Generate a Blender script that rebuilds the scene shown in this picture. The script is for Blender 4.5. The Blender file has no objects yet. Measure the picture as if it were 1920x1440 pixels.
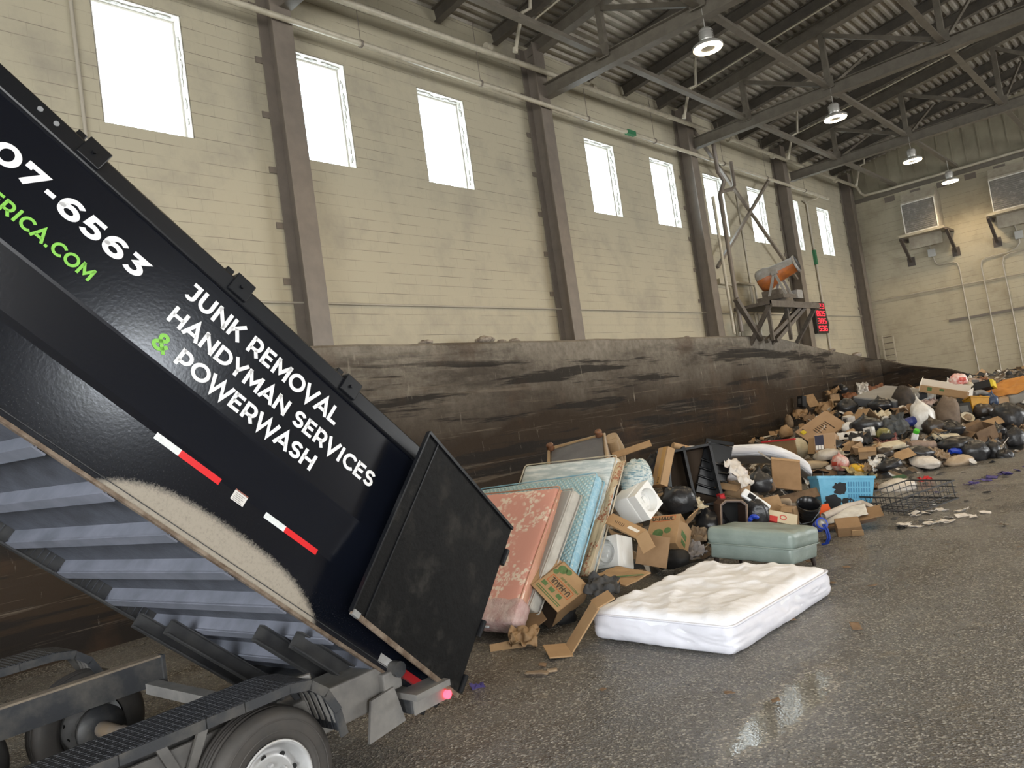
import bpy, bmesh, math, random
from mathutils import Vector, Matrix, Euler, noise
R = math.radians
sc = bpy.context.scene
col = sc.collection

# ------------------------------------------------------------------ camera, world, exposure, big lights
cd = bpy.data.cameras.new('camera'); cam = bpy.data.objects.new('camera', cd); col.objects.link(cam)
def look(yaw, pitch, roll):
    y, p, r = R(yaw), R(pitch), R(roll)
    F = Vector((-math.sin(y)*math.cos(p), math.cos(y)*math.cos(p), math.sin(p)))
    R0 = Vector((math.cos(y), math.sin(y), 0)); U0 = R0.cross(F)
    X = R0*math.cos(r) + U0*math.sin(r); U = -R0*math.sin(r) + U0*math.cos(r)
    return Matrix(((X.x, U.x, -F.x), (X.y, U.y, -F.y), (X.z, U.z, -F.z))).to_4x4()
cam.matrix_world = Matrix.Translation((0, 0, 2.05)) @ look(42.2832, 2.9971, -8.0995)
cd.sensor_width = 36.0; cd.sensor_fit = 'HORIZONTAL'; cd.lens = 1442/1920*36; cd.clip_end = 200
sc.camera = cam
vs = sc.view_settings
sc.display_settings.display_device = 'sRGB'
vs.view_transform = 'Standard'; vs.look = 'None'; vs.gamma = 1.0; vs.use_curve_mapping = False
vs.exposure = 0.0
sc.cycles.use_denoising = True
sc.cycles.max_bounces = 7; sc.cycles.diffuse_bounces = 4; sc.cycles.glossy_bounces = 4
sc.cycles.transparent_max_bounces = 8
sc.cycles.sample_clamp_indirect = 6.0
sc.cycles.caustics_reflective = False; sc.cycles.caustics_refractive = False

w = bpy.data.worlds.new('overcast_sky'); sc.world = w; w.use_nodes = True
bg = w.node_tree.nodes['Background']
bg.inputs[0].default_value = (0.93, 0.97, 1.0, 1); bg.inputs[1].default_value = 7.0

def area(name, loc, rot, sx, sy, power, color):
    l = bpy.data.lights.new(name, 'AREA'); l.shape = 'RECTANGLE'; l.size = sx; l.size_y = sy
    l.energy = power; l.color = color
    o = bpy.data.objects.new(name, l); o.location = loc; o.rotation_euler = rot; col.objects.link(o); return o
# daylight standing in the open truck doors of the hall (right side wall and the wall behind the photographer)
DAY = (1.0, 0.985, 0.96)
area('doorway_daylight', (13.9, 24.0, 3.4), (0, R(72), 0), 6.4, 6.0, 1000, DAY)
area('doorway_daylight', (13.9, 32.0, 3.4), (0, R(72), 0), 6.4, 6.0, 900, DAY)
area('doorway_daylight', (13.9, -5.0, 3.4), (0, R(72), 0), 6.4, 7.0, 1750, DAY)
area('doorway_daylight', (1.0, -9.9, 3.4), (R(72), 0, 0), 9.0, 6.4, 1450, (0.95, 0.98, 1.0))
area('high_window_daylight', (13.9, 9.7, 6.0), (0, R(80), 0), 1.5, 2.0, 260, (0.86, 0.93, 1.0))

# ------------------------------------------------------------------ materials (procedural)
MATS = {}
def nt_new(name):
    m = bpy.data.materials.new(name); m.use_nodes = True
    nt = m.node_tree; b = nt.nodes['Principled BSDF']
    return m, nt, b
def N(nt, t, **k):
    n = nt.nodes.new(t)
    for a, v in k.items():
        if a.startswith('i_'): n.inputs[a[2:].replace('_', ' ')].default_value = v
        else: setattr(n, a, v)
    return n
def rgba(c): return (c[0], c[1], c[2], 1)
def mat(name, c, rough=.6, metal=0, c2=None, ns=6, lo=.35, hi=.65, bump=0, bs=20, coat=0, detail=6, rough2=None, alpha=None, sheen=0, trans=0, spec=None):
    """plain surface; c2 = second colour mixed in by a noise of scale ns; bump by a noise of scale bs"""
    if name in MATS: return MATS[name]
    m, nt, b = nt_new(name); L = nt.links
    tc = N(nt, 'ShaderNodeTexCoord')
    b.inputs['Base Color'].default_value = rgba(c); b.inputs['Roughness'].default_value = rough
    b.inputs['Metallic'].default_value = metal
    b.inputs['Coat Weight'].default_value = coat
    if coat: b.inputs['Coat Roughness'].default_value = .06
    if spec is not None: b.inputs['Specular IOR Level'].default_value = spec
    if sheen: b.inputs['Sheen Weight'].default_value = sheen
    if alpha is not None: b.inputs['Alpha'].default_value = alpha
    if trans: b.inputs['Transmission Weight'].default_value = trans
    if c2 is not None or rough2 is not None:
        n = N(nt, 'ShaderNodeTexNoise', i_Scale=ns, i_Detail=detail, i_Roughness=.62)
        L.new(tc.outputs['Object'], n.inputs['Vector'])
        mr = N(nt, 'ShaderNodeMapRange'); mr.inputs[1].default_value = lo; mr.inputs[2].default_value = hi
        L.new(n.outputs[0], mr.inputs[0])
        if c2 is not None:
            mx = N(nt, 'ShaderNodeMix', data_type='RGBA'); mx.inputs[6].default_value = rgba(c); mx.inputs[7].default_value = rgba(c2)
            L.new(mr.outputs[0], mx.inputs[0]); L.new(mx.outputs[2], b.inputs['Base Color'])
        if rough2 is not None:
            m2 = N(nt, 'ShaderNodeMix'); m2.inputs[2].default_value = rough; m2.inputs[3].default_value = rough2
            L.new(mr.outputs[0], m2.inputs[0]); L.new(m2.outputs[0], b.inputs['Roughness'])
    if bump:
        n = N(nt, 'ShaderNodeTexNoise', i_Scale=bs, i_Detail=8, i_Roughness=.6)
        L.new(tc.outputs['Object'], n.inputs['Vector'])
        bp = N(nt, 'ShaderNodeBump'); bp.inputs['Strength'].default_value = bump; bp.inputs['Distance'].default_value = .02
        L.new(n.outputs[0], bp.inputs['Height']); L.new(bp.outputs[0], b.inputs['Normal'])
    MATS[name] = m; return m
def emit(name, c, s):
    if name in MATS: return MATS[name]
    m, nt, b = nt_new(name)
    b.inputs['Base Color'].default_value = rgba(c); b.inputs['Emission Color'].default_value = rgba(c); b.inputs['Emission Strength'].default_value = s
    MATS[name] = m; return m

def mat_block_wall(name, swap, paint, joint, stain):
    """painted concrete block in running bond: 8 x 16 inch blocks; swap picks the horizontal axis (0 = x, 1 = y)"""
    m, nt, b = nt_new(name); L = nt.links
    tc = N(nt, 'ShaderNodeTexCoord'); sp = N(nt, 'ShaderNodeSeparateXYZ'); L.new(tc.outputs['Object'], sp.inputs[0])
    cb = N(nt, 'ShaderNodeCombineXYZ'); L.new(sp.outputs[swap], cb.inputs[0]); L.new(sp.outputs[2], cb.inputs[1])
    nz = N(nt, 'ShaderNodeTexNoise', i_Scale=3.0, i_Detail=4.0); L.new(tc.outputs['Object'], nz.inputs['Vector'])
    ad = N(nt, 'ShaderNodeVectorMath', operation='MULTIPLY_ADD'); ad.inputs[1].default_value = (.02, .012, 0)
    L.new(nz.outputs[1], ad.inputs[0]); L.new(cb.outputs[0], ad.inputs[2])
    br = N(nt, 'ShaderNodeTexBrick'); br.inputs['Scale'].default_value = 1.0
    br.inputs['Mortar Size'].default_value = .006; br.inputs['Mortar Smooth'].default_value = .3
    br.inputs['Brick Width'].default_value = .4064; br.inputs['Row Height'].default_value = .2032
    br.inputs['Color1'].default_value = rgba(paint); br.inputs['Color2'].default_value = rgba([x*.97 for x in paint]); br.inputs['Mortar'].default_value = rgba(joint)
    L.new(ad.outputs[0], br.inputs['Vector'])
    # joints only open in places: noise lets some of them fill up with paint
    n2 = N(nt, 'ShaderNodeTexNoise', i_Scale=1.3, i_Detail=6.0); mp = N(nt, 'ShaderNodeMapping'); mp.inputs['Scale'].default_value = (1, 1, 3.2)
    L.new(tc.outputs['Object'], mp.inputs[0]); L.new(mp.outputs[0], n2.inputs['Vector'])
    mr = N(nt, 'ShaderNodeMapRange'); mr.inputs[1].default_value = .40; mr.inputs[2].default_value = .60; L.new(n2.outputs[0], mr.inputs[0])
    rw = N(nt, 'ShaderNodeTexBrick'); rw.inputs['Scale'].default_value = 1.0; rw.inputs['Mortar Size'].default_value = .0065; rw.inputs['Mortar Smooth'].default_value = .4
    rw.inputs['Brick Width'].default_value = 400.0; rw.inputs['Row Height'].default_value = .2032; L.new(ad.outputs[0], rw.inputs['Vector'])
    up = N(nt, 'ShaderNodeMath', operation='MULTIPLY'); up.inputs[1].default_value = .28; L.new(br.outputs['Fac'], up.inputs[0])
    mxm = N(nt, 'ShaderNodeMath', operation='MAXIMUM'); L.new(rw.outputs['Fac'], mxm.inputs[0]); L.new(up.outputs[0], mxm.inputs[1])
    mu = N(nt, 'ShaderNodeMath', operation='MULTIPLY'); L.new(mxm.outputs[0], mu.inputs[0]); L.new(mr.outputs[0], mu.inputs[1])
    mx = N(nt, 'ShaderNodeMix', data_type='RGBA'); mx.inputs[6].default_value = rgba(paint); mx.inputs[7].default_value = rgba(joint); L.new(mu.outputs[0], mx.inputs[0])
    n3 = N(nt, 'ShaderNodeTexNoise', i_Scale=.9, i_Detail=8.0, i_Roughness=.65); L.new(tc.outputs['Object'], n3.inputs['Vector'])
    m3 = N(nt, 'ShaderNodeMapRange'); m3.inputs[1].default_value = .48; m3.inputs[2].default_value = .8; L.new(n3.outputs[0], m3.inputs[0])
    mx2 = N(nt, 'ShaderNodeMix', data_type='RGBA'); mx2.inputs[7].default_value = rgba(stain); L.new(m3.outputs[0], mx2.inputs[0]); L.new(mx.outputs[2], mx2.inputs[6])
    L.new(mx2.outputs[2], b.inputs['Base Color']); b.inputs['Roughness'].default_value = .55
    bp = N(nt, 'ShaderNodeBump'); bp.invert = True; bp.inputs['Strength'].default_value = .35; bp.inputs['Distance'].default_value = .01
    L.new(mxm.outputs[0], bp.inputs['Height'])
    bp2 = N(nt, 'ShaderNodeBump'); bp2.inputs['Strength'].default_value = .12; bp2.inputs['Distance'].default_value = .01
    n4 = N(nt, 'ShaderNodeTexNoise', i_Scale=35.0, i_Detail=4.0); L.new(tc.outputs['Object'], n4.inputs['Vector']); L.new(n4.outputs[0], bp2.inputs['Height'])
    L.new(bp.outputs[0], bp2.inputs['Normal']); L.new(bp2.outputs[0], b.inputs['Normal'])
    return m

def mat_floor():
    m, nt, b = nt_new('wet_worn_asphalt'); L = nt.links
    tc = N(nt, 'ShaderNodeTexCoord'); O = tc.outputs['Object']
    def noise_(s, d=6, r=.6, scale=None):
        n = N(nt, 'ShaderNodeTexNoise', i_Scale=s, i_Detail=float(d), i_Roughness=r)
        if scale:
            mp = N(nt, 'ShaderNodeMapping'); mp.inputs['Scale'].default_value = scale; L.new(O, mp.inputs[0]); L.new(mp.outputs[0], n.inputs['Vector'])
        else: L.new(O, n.inputs['Vector'])
        return n.outputs[0]
    def rng(v, a, c, x=0, y=1):
        r = N(nt, 'ShaderNodeMapRange'); r.inputs[1].default_value = a; r.inputs[2].default_value = c; r.inputs[3].default_value = x; r.inputs[4].default_value = y
        L.new(v, r.inputs[0]); return r.outputs[0]
    def mixc(f, a, c):
        x = N(nt, 'ShaderNodeMix', data_type='RGBA'); L.new(f, x.inputs[0])
        for s, v in ((6, a), (7, c)):
            if isinstance(v, tuple): x.inputs[s].default_value = rgba(v)
            else: L.new(v, x.inputs[s])
        return x.outputs[2]
    def op(o, a, c):
        x = N(nt, 'ShaderNodeMath', operation=o)
        for s, v in ((0, a), (1, c)):
            if isinstance(v, (int, float)): x.inputs[s].default_value = v
            else: L.new(v, x.inputs[s])
        return x.outputs[0]
    big = rng(noise_(.55, 5), .38, .62); streak = rng(noise_(1.1, 7, .65, (1.6, .35, 1)), .42, .66)
    c = mixc(big, (.12, .116, .108), (.19, .182, .165))
    c = mixc(streak, c, (.105, .090, .070))
    vo = N(nt, 'ShaderNodeTexVoronoi', i_Scale=70.0); L.new(O, vo.inputs['Vector'])
    sep = N(nt, 'ShaderNodeSeparateColor'); L.new(vo.outputs['Color'], sep.inputs[0])
    stones = rng(sep.outputs[0], .72, .95)
    c = mixc(op('MULTIPLY', stones, .9), c, (.46, .43, .37))
    dark = rng(sep.outputs[1], .8, 1.0); c = mixc(op('MULTIPLY', dark, .75), c, (.025, .023, .02))
    # ochre litter dust lying along the foot of the heap
    lit = rng(noise_(2.6, 10, .75), .58, .70); c = mixc(op('MULTIPLY', lit, .55), c, (.26, .20, .12))
    L.new(c, b.inputs['Base Color'])
    # standing water: one long puddle in a rut plus wet patches
    sp = N(nt, 'ShaderNodeSeparateXYZ'); L.new(O, sp.inputs[0])
    dx = op('DIVIDE', op('SUBTRACT', sp.outputs[0], -2.33), .20); dy = op('DIVIDE', op('SUBTRACT', sp.outputs[1], 4.72), .85)
    rr = op('ADD', op('MULTIPLY', dx, dx), op('MULTIPLY', dy, dy))
    pud = rng(op('ADD', rr, op('MULTIPLY', op('SUBTRACT', noise_(7, 8, .7), .5), 2.4)), 1.3, .55)
    wet = rng(noise_(.8, 6, .6), .40, .62)
    ro = op('SUBTRACT', .40, op('MULTIPLY', wet, .22))
    ro = op('MULTIPLY', ro, op('SUBTRACT', 1.0, op('MULTIPLY', pud, .80)))
    L.new(ro, b.inputs['Roughness']); b.inputs['Specular IOR Level'].default_value = .75
    h = op('ADD', op('MULTIPLY', vo.outputs['Distance'], .8), op('MULTIPLY', noise_(14, 8, .7), 1.4))
    bp = N(nt, 'ShaderNodeBump'); bp.inputs['Distance'].default_value = .022
    L.new(op('SUBTRACT', 1.0, op('MULTIPLY', pud, .975)), bp.inputs['Strength'])
    L.new(h, bp.inputs['Height']); L.new(bp.outputs[0], b.inputs['Normal'])
    return m

def mat_push_wall():
    m, nt, b = nt_new('scraped_stained_concrete'); L = nt.links
    tc = N(nt, 'ShaderNodeTexCoord'); O = tc.outputs['Object']; sp = N(nt, 'ShaderNodeSeparateXYZ'); L.new(O, sp.inputs[0])
    def noise_(s, d=6., r=.6, scale=(1, 1, 1), rot=0):
        n = N(nt, 'ShaderNodeTexNoise', i_Scale=s, i_Detail=d, i_Roughness=r)
        mp = N(nt, 'ShaderNodeMapping'); mp.inputs['Scale'].default_value = scale; mp.inputs['Rotation'].default_value = (rot, 0, 0)
        L.new(O, mp.inputs[0]); L.new(mp.outputs[0], n.inputs['Vector']); return n.outputs[0]
    def rng(v, a, c, x=0, y=1):
        r = N(nt, 'ShaderNodeMapRange'); r.inputs[1].default_value = a; r.inputs[2].default_value = c; r.inputs[3].default_value = x; r.inputs[4].default_value = y
        L.new(v, r.inputs[0]); return r.outputs[0]
    def mixc(f, a, c):
        x = N(nt, 'ShaderNodeMix', data_type='RGBA'); L.new(f, x.inputs[0])
        for s, v in ((6, a), (7, c)):
            if isinstance(v, tuple): x.inputs[s].default_value = rgba(v)
            else: L.new(v, x.inputs[s])
        return x.outputs[2]
    def mul(a, c):
        x = N(nt, 'ShaderNodeMath', operation='MULTIPLY'); L.new(a, x.inputs[0])
        if isinstance(c, (int, float)): x.inputs[1].default_value = c
        else: L.new(c, x.inputs[1])
        return x.outputs[0]
    # dirt line: pale bare concrete above, packed black-brown grime where the loaders push the waste
    hz = N(nt, 'ShaderNodeMath', operation='MULTIPLY_ADD'); hz.inputs[1].default_value = 1.9; L.new(noise_(.35, 6, .6), hz.inputs[0]); L.new(sp.outputs[2], hz.inputs[2])
    grime = rng(hz.outputs[0], 4.7, 3.0)
    c = mixc(noise_(1.8, 9, .7), (.15, .132, .108), (.37, .335, .28))
    sw = rng(noise_(6, 10, .75), .42, .66); c = mixc(mul(sw, .5), c, (.075, .062, .048)); c = mixc(grime, c, (.030, .0195, .0115))
    c = mixc(mul(rng(noise_(.55, 8, .7, (1, .5, 2.2), .10), .50, .66), .75), c, (.035, .027, .021))
    # long curved scrape marks, dark tyre-rubber bands and thin pale scratches
    c = mixc(mul(mul(rng(noise_(1.0, 7, .6, (1, .20, 3.4), -.16), .53, .57), .88), rng(sp.outputs[2], 3.62, 3.30)), c, (.013, .0105, .009))
    c = mixc(mul(rng(noise_(1.6, 9, .7, (1, .14, 6), -.20), .57, .64), .42), c, (.20, .165, .125))
    c = mixc(mul(rng(noise_(1.7, 9, .72, (1, 3.0, .6), .15), .62, .70), .5), c, (.40, .36, .30))
    c = mixc(mul(rng(noise_(.5, 6, .6), .56, .72), .35), c, (.10, .052, .026))
    L.new(c, b.inputs['Base Color']); b.inputs['Roughness'].default_value = .7; b.inputs['Specular IOR Level'].default_value = .2
    bp = N(nt, 'ShaderNodeBump'); bp.inputs['Strength'].default_value = .5; bp.inputs['Distance'].default_value = .03
    L.new(noise_(5, 10, .7), bp.inputs['Height']); L.new(bp.outputs[0], b.inputs['Normal'])
    return m

def mat_truck_panel():
    """glossy black paint; the lower side carries a fan of dried road dust thrown up by the wheel"""
    m, nt, b = nt_new('glossy_black_paint_with_road_dust'); L = nt.links
    tc = N(nt, 'ShaderNodeTexCoord'); O = tc.outputs['Object']; sp = N(nt, 'ShaderNodeSeparateXYZ'); L.new(O, sp.inputs[0])
    def op(o, a, c):
        x = N(nt, 'ShaderNodeMath', operation=o)
        for s, v in ((0, a), (1, c)):
            if isinstance(v, (int, float)): x.inputs[s].default_value = v
            else: L.new(v, x.inputs[s])
        return x.outputs[0]
    def rng(v, a, c, x=0, y=1):
        r = N(nt, 'ShaderNodeMapRange'); r.inputs[1].default_value = a; r.inputs[2].default_value = c; r.inputs[3].default_value = x; r.inputs[4].default_value = y
        L.new(v, r.inputs[0]); return r.outputs[0]
    n = N(nt, 'ShaderNodeTexNoise', i_Scale=90., i_Detail=6., i_Roughness=.8); L.new(O, n.inputs['Vector'])
    q = op('DIVIDE', op('SUBTRACT', sp.outputs[1], .36), .80)
    q2 = op('MULTIPLY', q, q); edge = op('SUBTRACT', 2.775, op('MULTIPLY', op('MULTIPLY', q2, q2), .17)); edge = op('SUBTRACT', edge, op('MULTIPLY', q2, .05))
    dd = op('ADD', op('SUBTRACT', edge, sp.outputs[2]), op('MULTIPLY', op('SUBTRACT', n.outputs[0], .5), .10))
    f = op('MULTIPLY', rng(dd, -.012, .03), rng(sp.outputs[1], 1.12, 1.07))
    n2 = N(nt, 'ShaderNodeTexNoise', i_Scale=60., i_Detail=9., i_Roughness=.8); L.new(O, n2.inputs['Vector'])
    f = op('MULTIPLY', f, rng(n2.outputs[0], .3, .5, .62, 1))
    # thin film of dust specks over the lower panel
    n3 = N(nt, 'ShaderNodeTexNoise', i_Scale=140., i_Detail=5., i_Roughness=.8); L.new(O, n3.inputs['Vector'])
    f2 = op('MULTIPLY', rng(n3.outputs[0], .60, .75, 0, .35), rng(sp.outputs[2], 3.0, 2.7))
    f = op('MAXIMUM', f, f2)
    mx = N(nt, 'ShaderNodeMix', data_type='RGBA'); mx.inputs[6].default_value = (.0035, .0045, .008, 1); mx.inputs[7].default_value = (.30, .265, .215, 1); L.new(f, mx.inputs[0])
    L.new(mx.outputs[2], b.inputs['Base Color']); L.new(rng(f, 0, 1, .17, .8), b.inputs['Roughness'])
    bp = N(nt, 'ShaderNodeBump'); bp.inputs['Strength'].default_value = .06; bp.inputs['Distance'].default_value = .004
    n4 = N(nt, 'ShaderNodeTexNoise', i_Scale=55., i_Detail=2.); L.new(O, n4.inputs['Vector']); L.new(n4.outputs[0], bp.inputs['Height']); L.new(bp.outputs[0], b.inputs['Normal'])
    return m

def mat_tread():
    """diamond tread plate: crossed raised bars as bump"""
    m, nt, b = nt_new('black_tread_plate'); L = nt.links
    tc = N(nt, 'ShaderNodeTexCoord'); O = tc.outputs['Object']
    outs = []
    for a in (.785, -.785):
        mp = N(nt, 'ShaderNodeMapping'); mp.inputs['Rotation'].default_value = (0, 0, a); mp.inputs['Scale'].default_value = (34, 34, 0)
        L.new(O, mp.inputs[0]); ch = N(nt, 'ShaderNodeTexBrick'); ch.inputs['Scale'].default_value = 1; ch.inputs['Brick Width'].default_value = 1.6; ch.inputs['Row Height'].default_value = .8
        ch.inputs['Mortar Size'].default_value = .22; ch.inputs['Mortar Smooth'].default_value = .5; L.new(mp.outputs[0], ch.inputs['Vector']); outs.append(ch.outputs['Fac'])
    x = N(nt, 'ShaderNodeMath', operation='MULTIPLY'); L.new(outs[0], x.inputs[0]); L.new(outs[1], x.inputs[1])
    bp = N(nt, 'ShaderNodeBump'); bp.inputs['Strength'].default_value = 1; bp.inputs['Distance'].default_value = .012; L.new(x.outputs[0], bp.inputs['Height']); L.new(bp.outputs[0], b.inputs['Normal'])
    b.inputs['Base Color'].default_value = (.03, .032, .037, 1); b.inputs['Roughness'].default_value = .38; b.inputs['Metallic'].default_value = .3
    return m

def mat_pattern(name, base, ink, kind, scale, rough=.6):
    """printed or quilted fabric: kind 'flower' = pale floral sprays, 'quilt' = stitched diamonds, 'stripe' = stripes, 'film' = stretched plastic film"""
    if name in MATS: return MATS[name]
    m, nt, b = nt_new(name); L = nt.links
    tc = N(nt, 'ShaderNodeTexCoord'); O = tc.outputs['Object']
    def rng(v, a, c, x=0, y=1):
        r = N(nt, 'ShaderNodeMapRange'); r.inputs[1].default_value = a; r.inputs[2].default_value = c; r.inputs[3].default_value = x; r.inputs[4].default_value = y
        L.new(v, r.inputs[0]); return r.outputs[0]
    def op(o, a, c):
        x = N(nt, 'ShaderNodeMath', operation=o)
        for s, v in ((0, a), (1, c)):
            if isinstance(v, (int, float)): x.inputs[s].default_value = v
            else: L.new(v, x.inputs[s])
        return x.outputs[0]
    h = None
    if kind == 'flower':
        v1 = N(nt, 'ShaderNodeTexVoronoi', i_Scale=scale*8.5); L.new(O, v1.inputs['Vector'])
        n1 = N(nt, 'ShaderNodeTexNoise', i_Scale=scale*1.0, i_Detail=2.); L.new(O, n1.inputs['Vector'])
        ring = op('ABSOLUTE', op('SUBTRACT', n1.outputs[0], .5), 0)
        spray = rng(ring, .10, .05)
        v2 = N(nt, 'ShaderNodeTexNoise', i_Scale=scale*14, i_Detail=3.); L.new(O, v2.inputs['Vector'])
        petal = op('MULTIPLY', rng(v1.outputs['Distance'], .50, .34), rng(v2.outputs[0], .36, .48))
        f = op('MAXIMUM', op('MULTIPLY', spray, petal), op('MULTIPLY', op('MULTIPLY', rng(ring, .022, .012), rng(v2.outputs[0], .42, .5)), .9))
    elif kind == 'quilt':
        outs = []
        for a in (.785, -.785):
            mp = N(nt, 'ShaderNodeMapping'); mp.inputs['Rotation'].default_value = (0, a, 0); L.new(O, mp.inputs[0])
            wv = N(nt, 'ShaderNodeTexWave', i_Scale=scale, i_Distortion=1.2, i_Detail=1.0); wv.bands_direction = 'X'; L.new(mp.outputs[0], wv.inputs['Vector']); outs.append(wv.outputs['Fac'])
        f = rng(op('MULTIPLY', outs[0], outs[1]), .1, .6); h = f
    elif kind == 'stripe':
        wv = N(nt, 'ShaderNodeTexWave', i_Scale=scale, i_Distortion=.5, i_Detail=1.0); wv.bands_direction = 'Y'; L.new(O, wv.inputs['Vector']); f = rng(wv.outputs['Fac'], .65, .9); h = f
    else:
        mp = N(nt, 'ShaderNodeMapping'); mp.inputs['Scale'].default_value = (1, 4, 7); L.new(O, mp.inputs[0])
        n1 = N(nt, 'ShaderNodeTexNoise', i_Scale=scale, i_Detail=7., i_Roughness=.65); L.new(mp.outputs[0], n1.inputs['Vector'])
        f = rng(n1.outputs[0], .45, .62); h = n1.outputs[0]
    mx = N(nt, 'ShaderNodeMix', data_type='RGBA'); mx.inputs[6].default_value = rgba(base); mx.inputs[7].default_value = rgba(ink); L.new(f, mx.inputs[0]); L.new(mx.outputs[2], b.inputs['Base Color'])
    b.inputs['Roughness'].default_value = rough
    if h is not None:
        bp = N(nt, 'ShaderNodeBump'); bp.inputs['Strength'].default_value = .6; bp.inputs['Distance'].default_value = .012; L.new(h, bp.inputs['Height']); L.new(bp.outputs[0], b.inputs['Normal'])
    MATS[name] = m; return m

def mat_heap():
    """crushed mixed refuse: small cells of card, film, cloth and dirt"""
    m, nt, b = nt_new('crushed_mixed_refuse'); L = nt.links
    tc = N(nt, 'ShaderNodeTexCoord'); O = tc.outputs['Object']
    n = N(nt, 'ShaderNodeTexNoise', i_Scale=6., i_Detail=5.); L.new(O, n.inputs['Vector'])
    ad = N(nt, 'ShaderNodeVectorMath', operation='MULTIPLY_ADD'); ad.inputs[1].default_value = (.25, .25, .25); L.new(n.outputs[1], ad.inputs[0]); L.new(O, ad.inputs[2])
    v = N(nt, 'ShaderNodeTexVoronoi', i_Scale=7.5); L.new(ad.outputs[0], v.inputs['Vector'])
    s = N(nt, 'ShaderNodeSeparateColor'); L.new(v.outputs['Color'], s.inputs[0])
    cr = N(nt, 'ShaderNodeValToRGB'); cr.color_ramp.interpolation = 'CONSTANT'
    e = cr.color_ramp.elements
    pal = [(0, (.012, .011, .010)), (.30, (.035, .027, .020)), (.46, (.11, .075, .045)), (.60, (.22, .15, .085)), (.70, (.016, .018, .022)), (.80, (.16, .14, .12)), (.88, (.40, .37, .33)), (.93, (.06, .045, .03)), (.97, (.55, .52, .48))]
    e[0].position, e[0].color = 0, rgba(pal[0][1]); e[1].position, e[1].color = pal[1][0], rgba(pal[1][1])
    for p, c in pal[2:]:
        x = e.new(p); x.color = rgba(c)
    L.new(s.outputs[0], cr.inputs[0]); L.new(cr.outputs[0], b.inputs['Base Color']); b.inputs['Roughness'].default_value = .6
    bp = N(nt, 'ShaderNodeBump'); bp.inputs['Strength'].default_value = 1; bp.inputs['Distance'].default_value = .08; L.new(s.outputs[1], bp.inputs['Height'])
    L.new(bp.outputs[0], b.inputs['Normal'])
    return m

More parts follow.
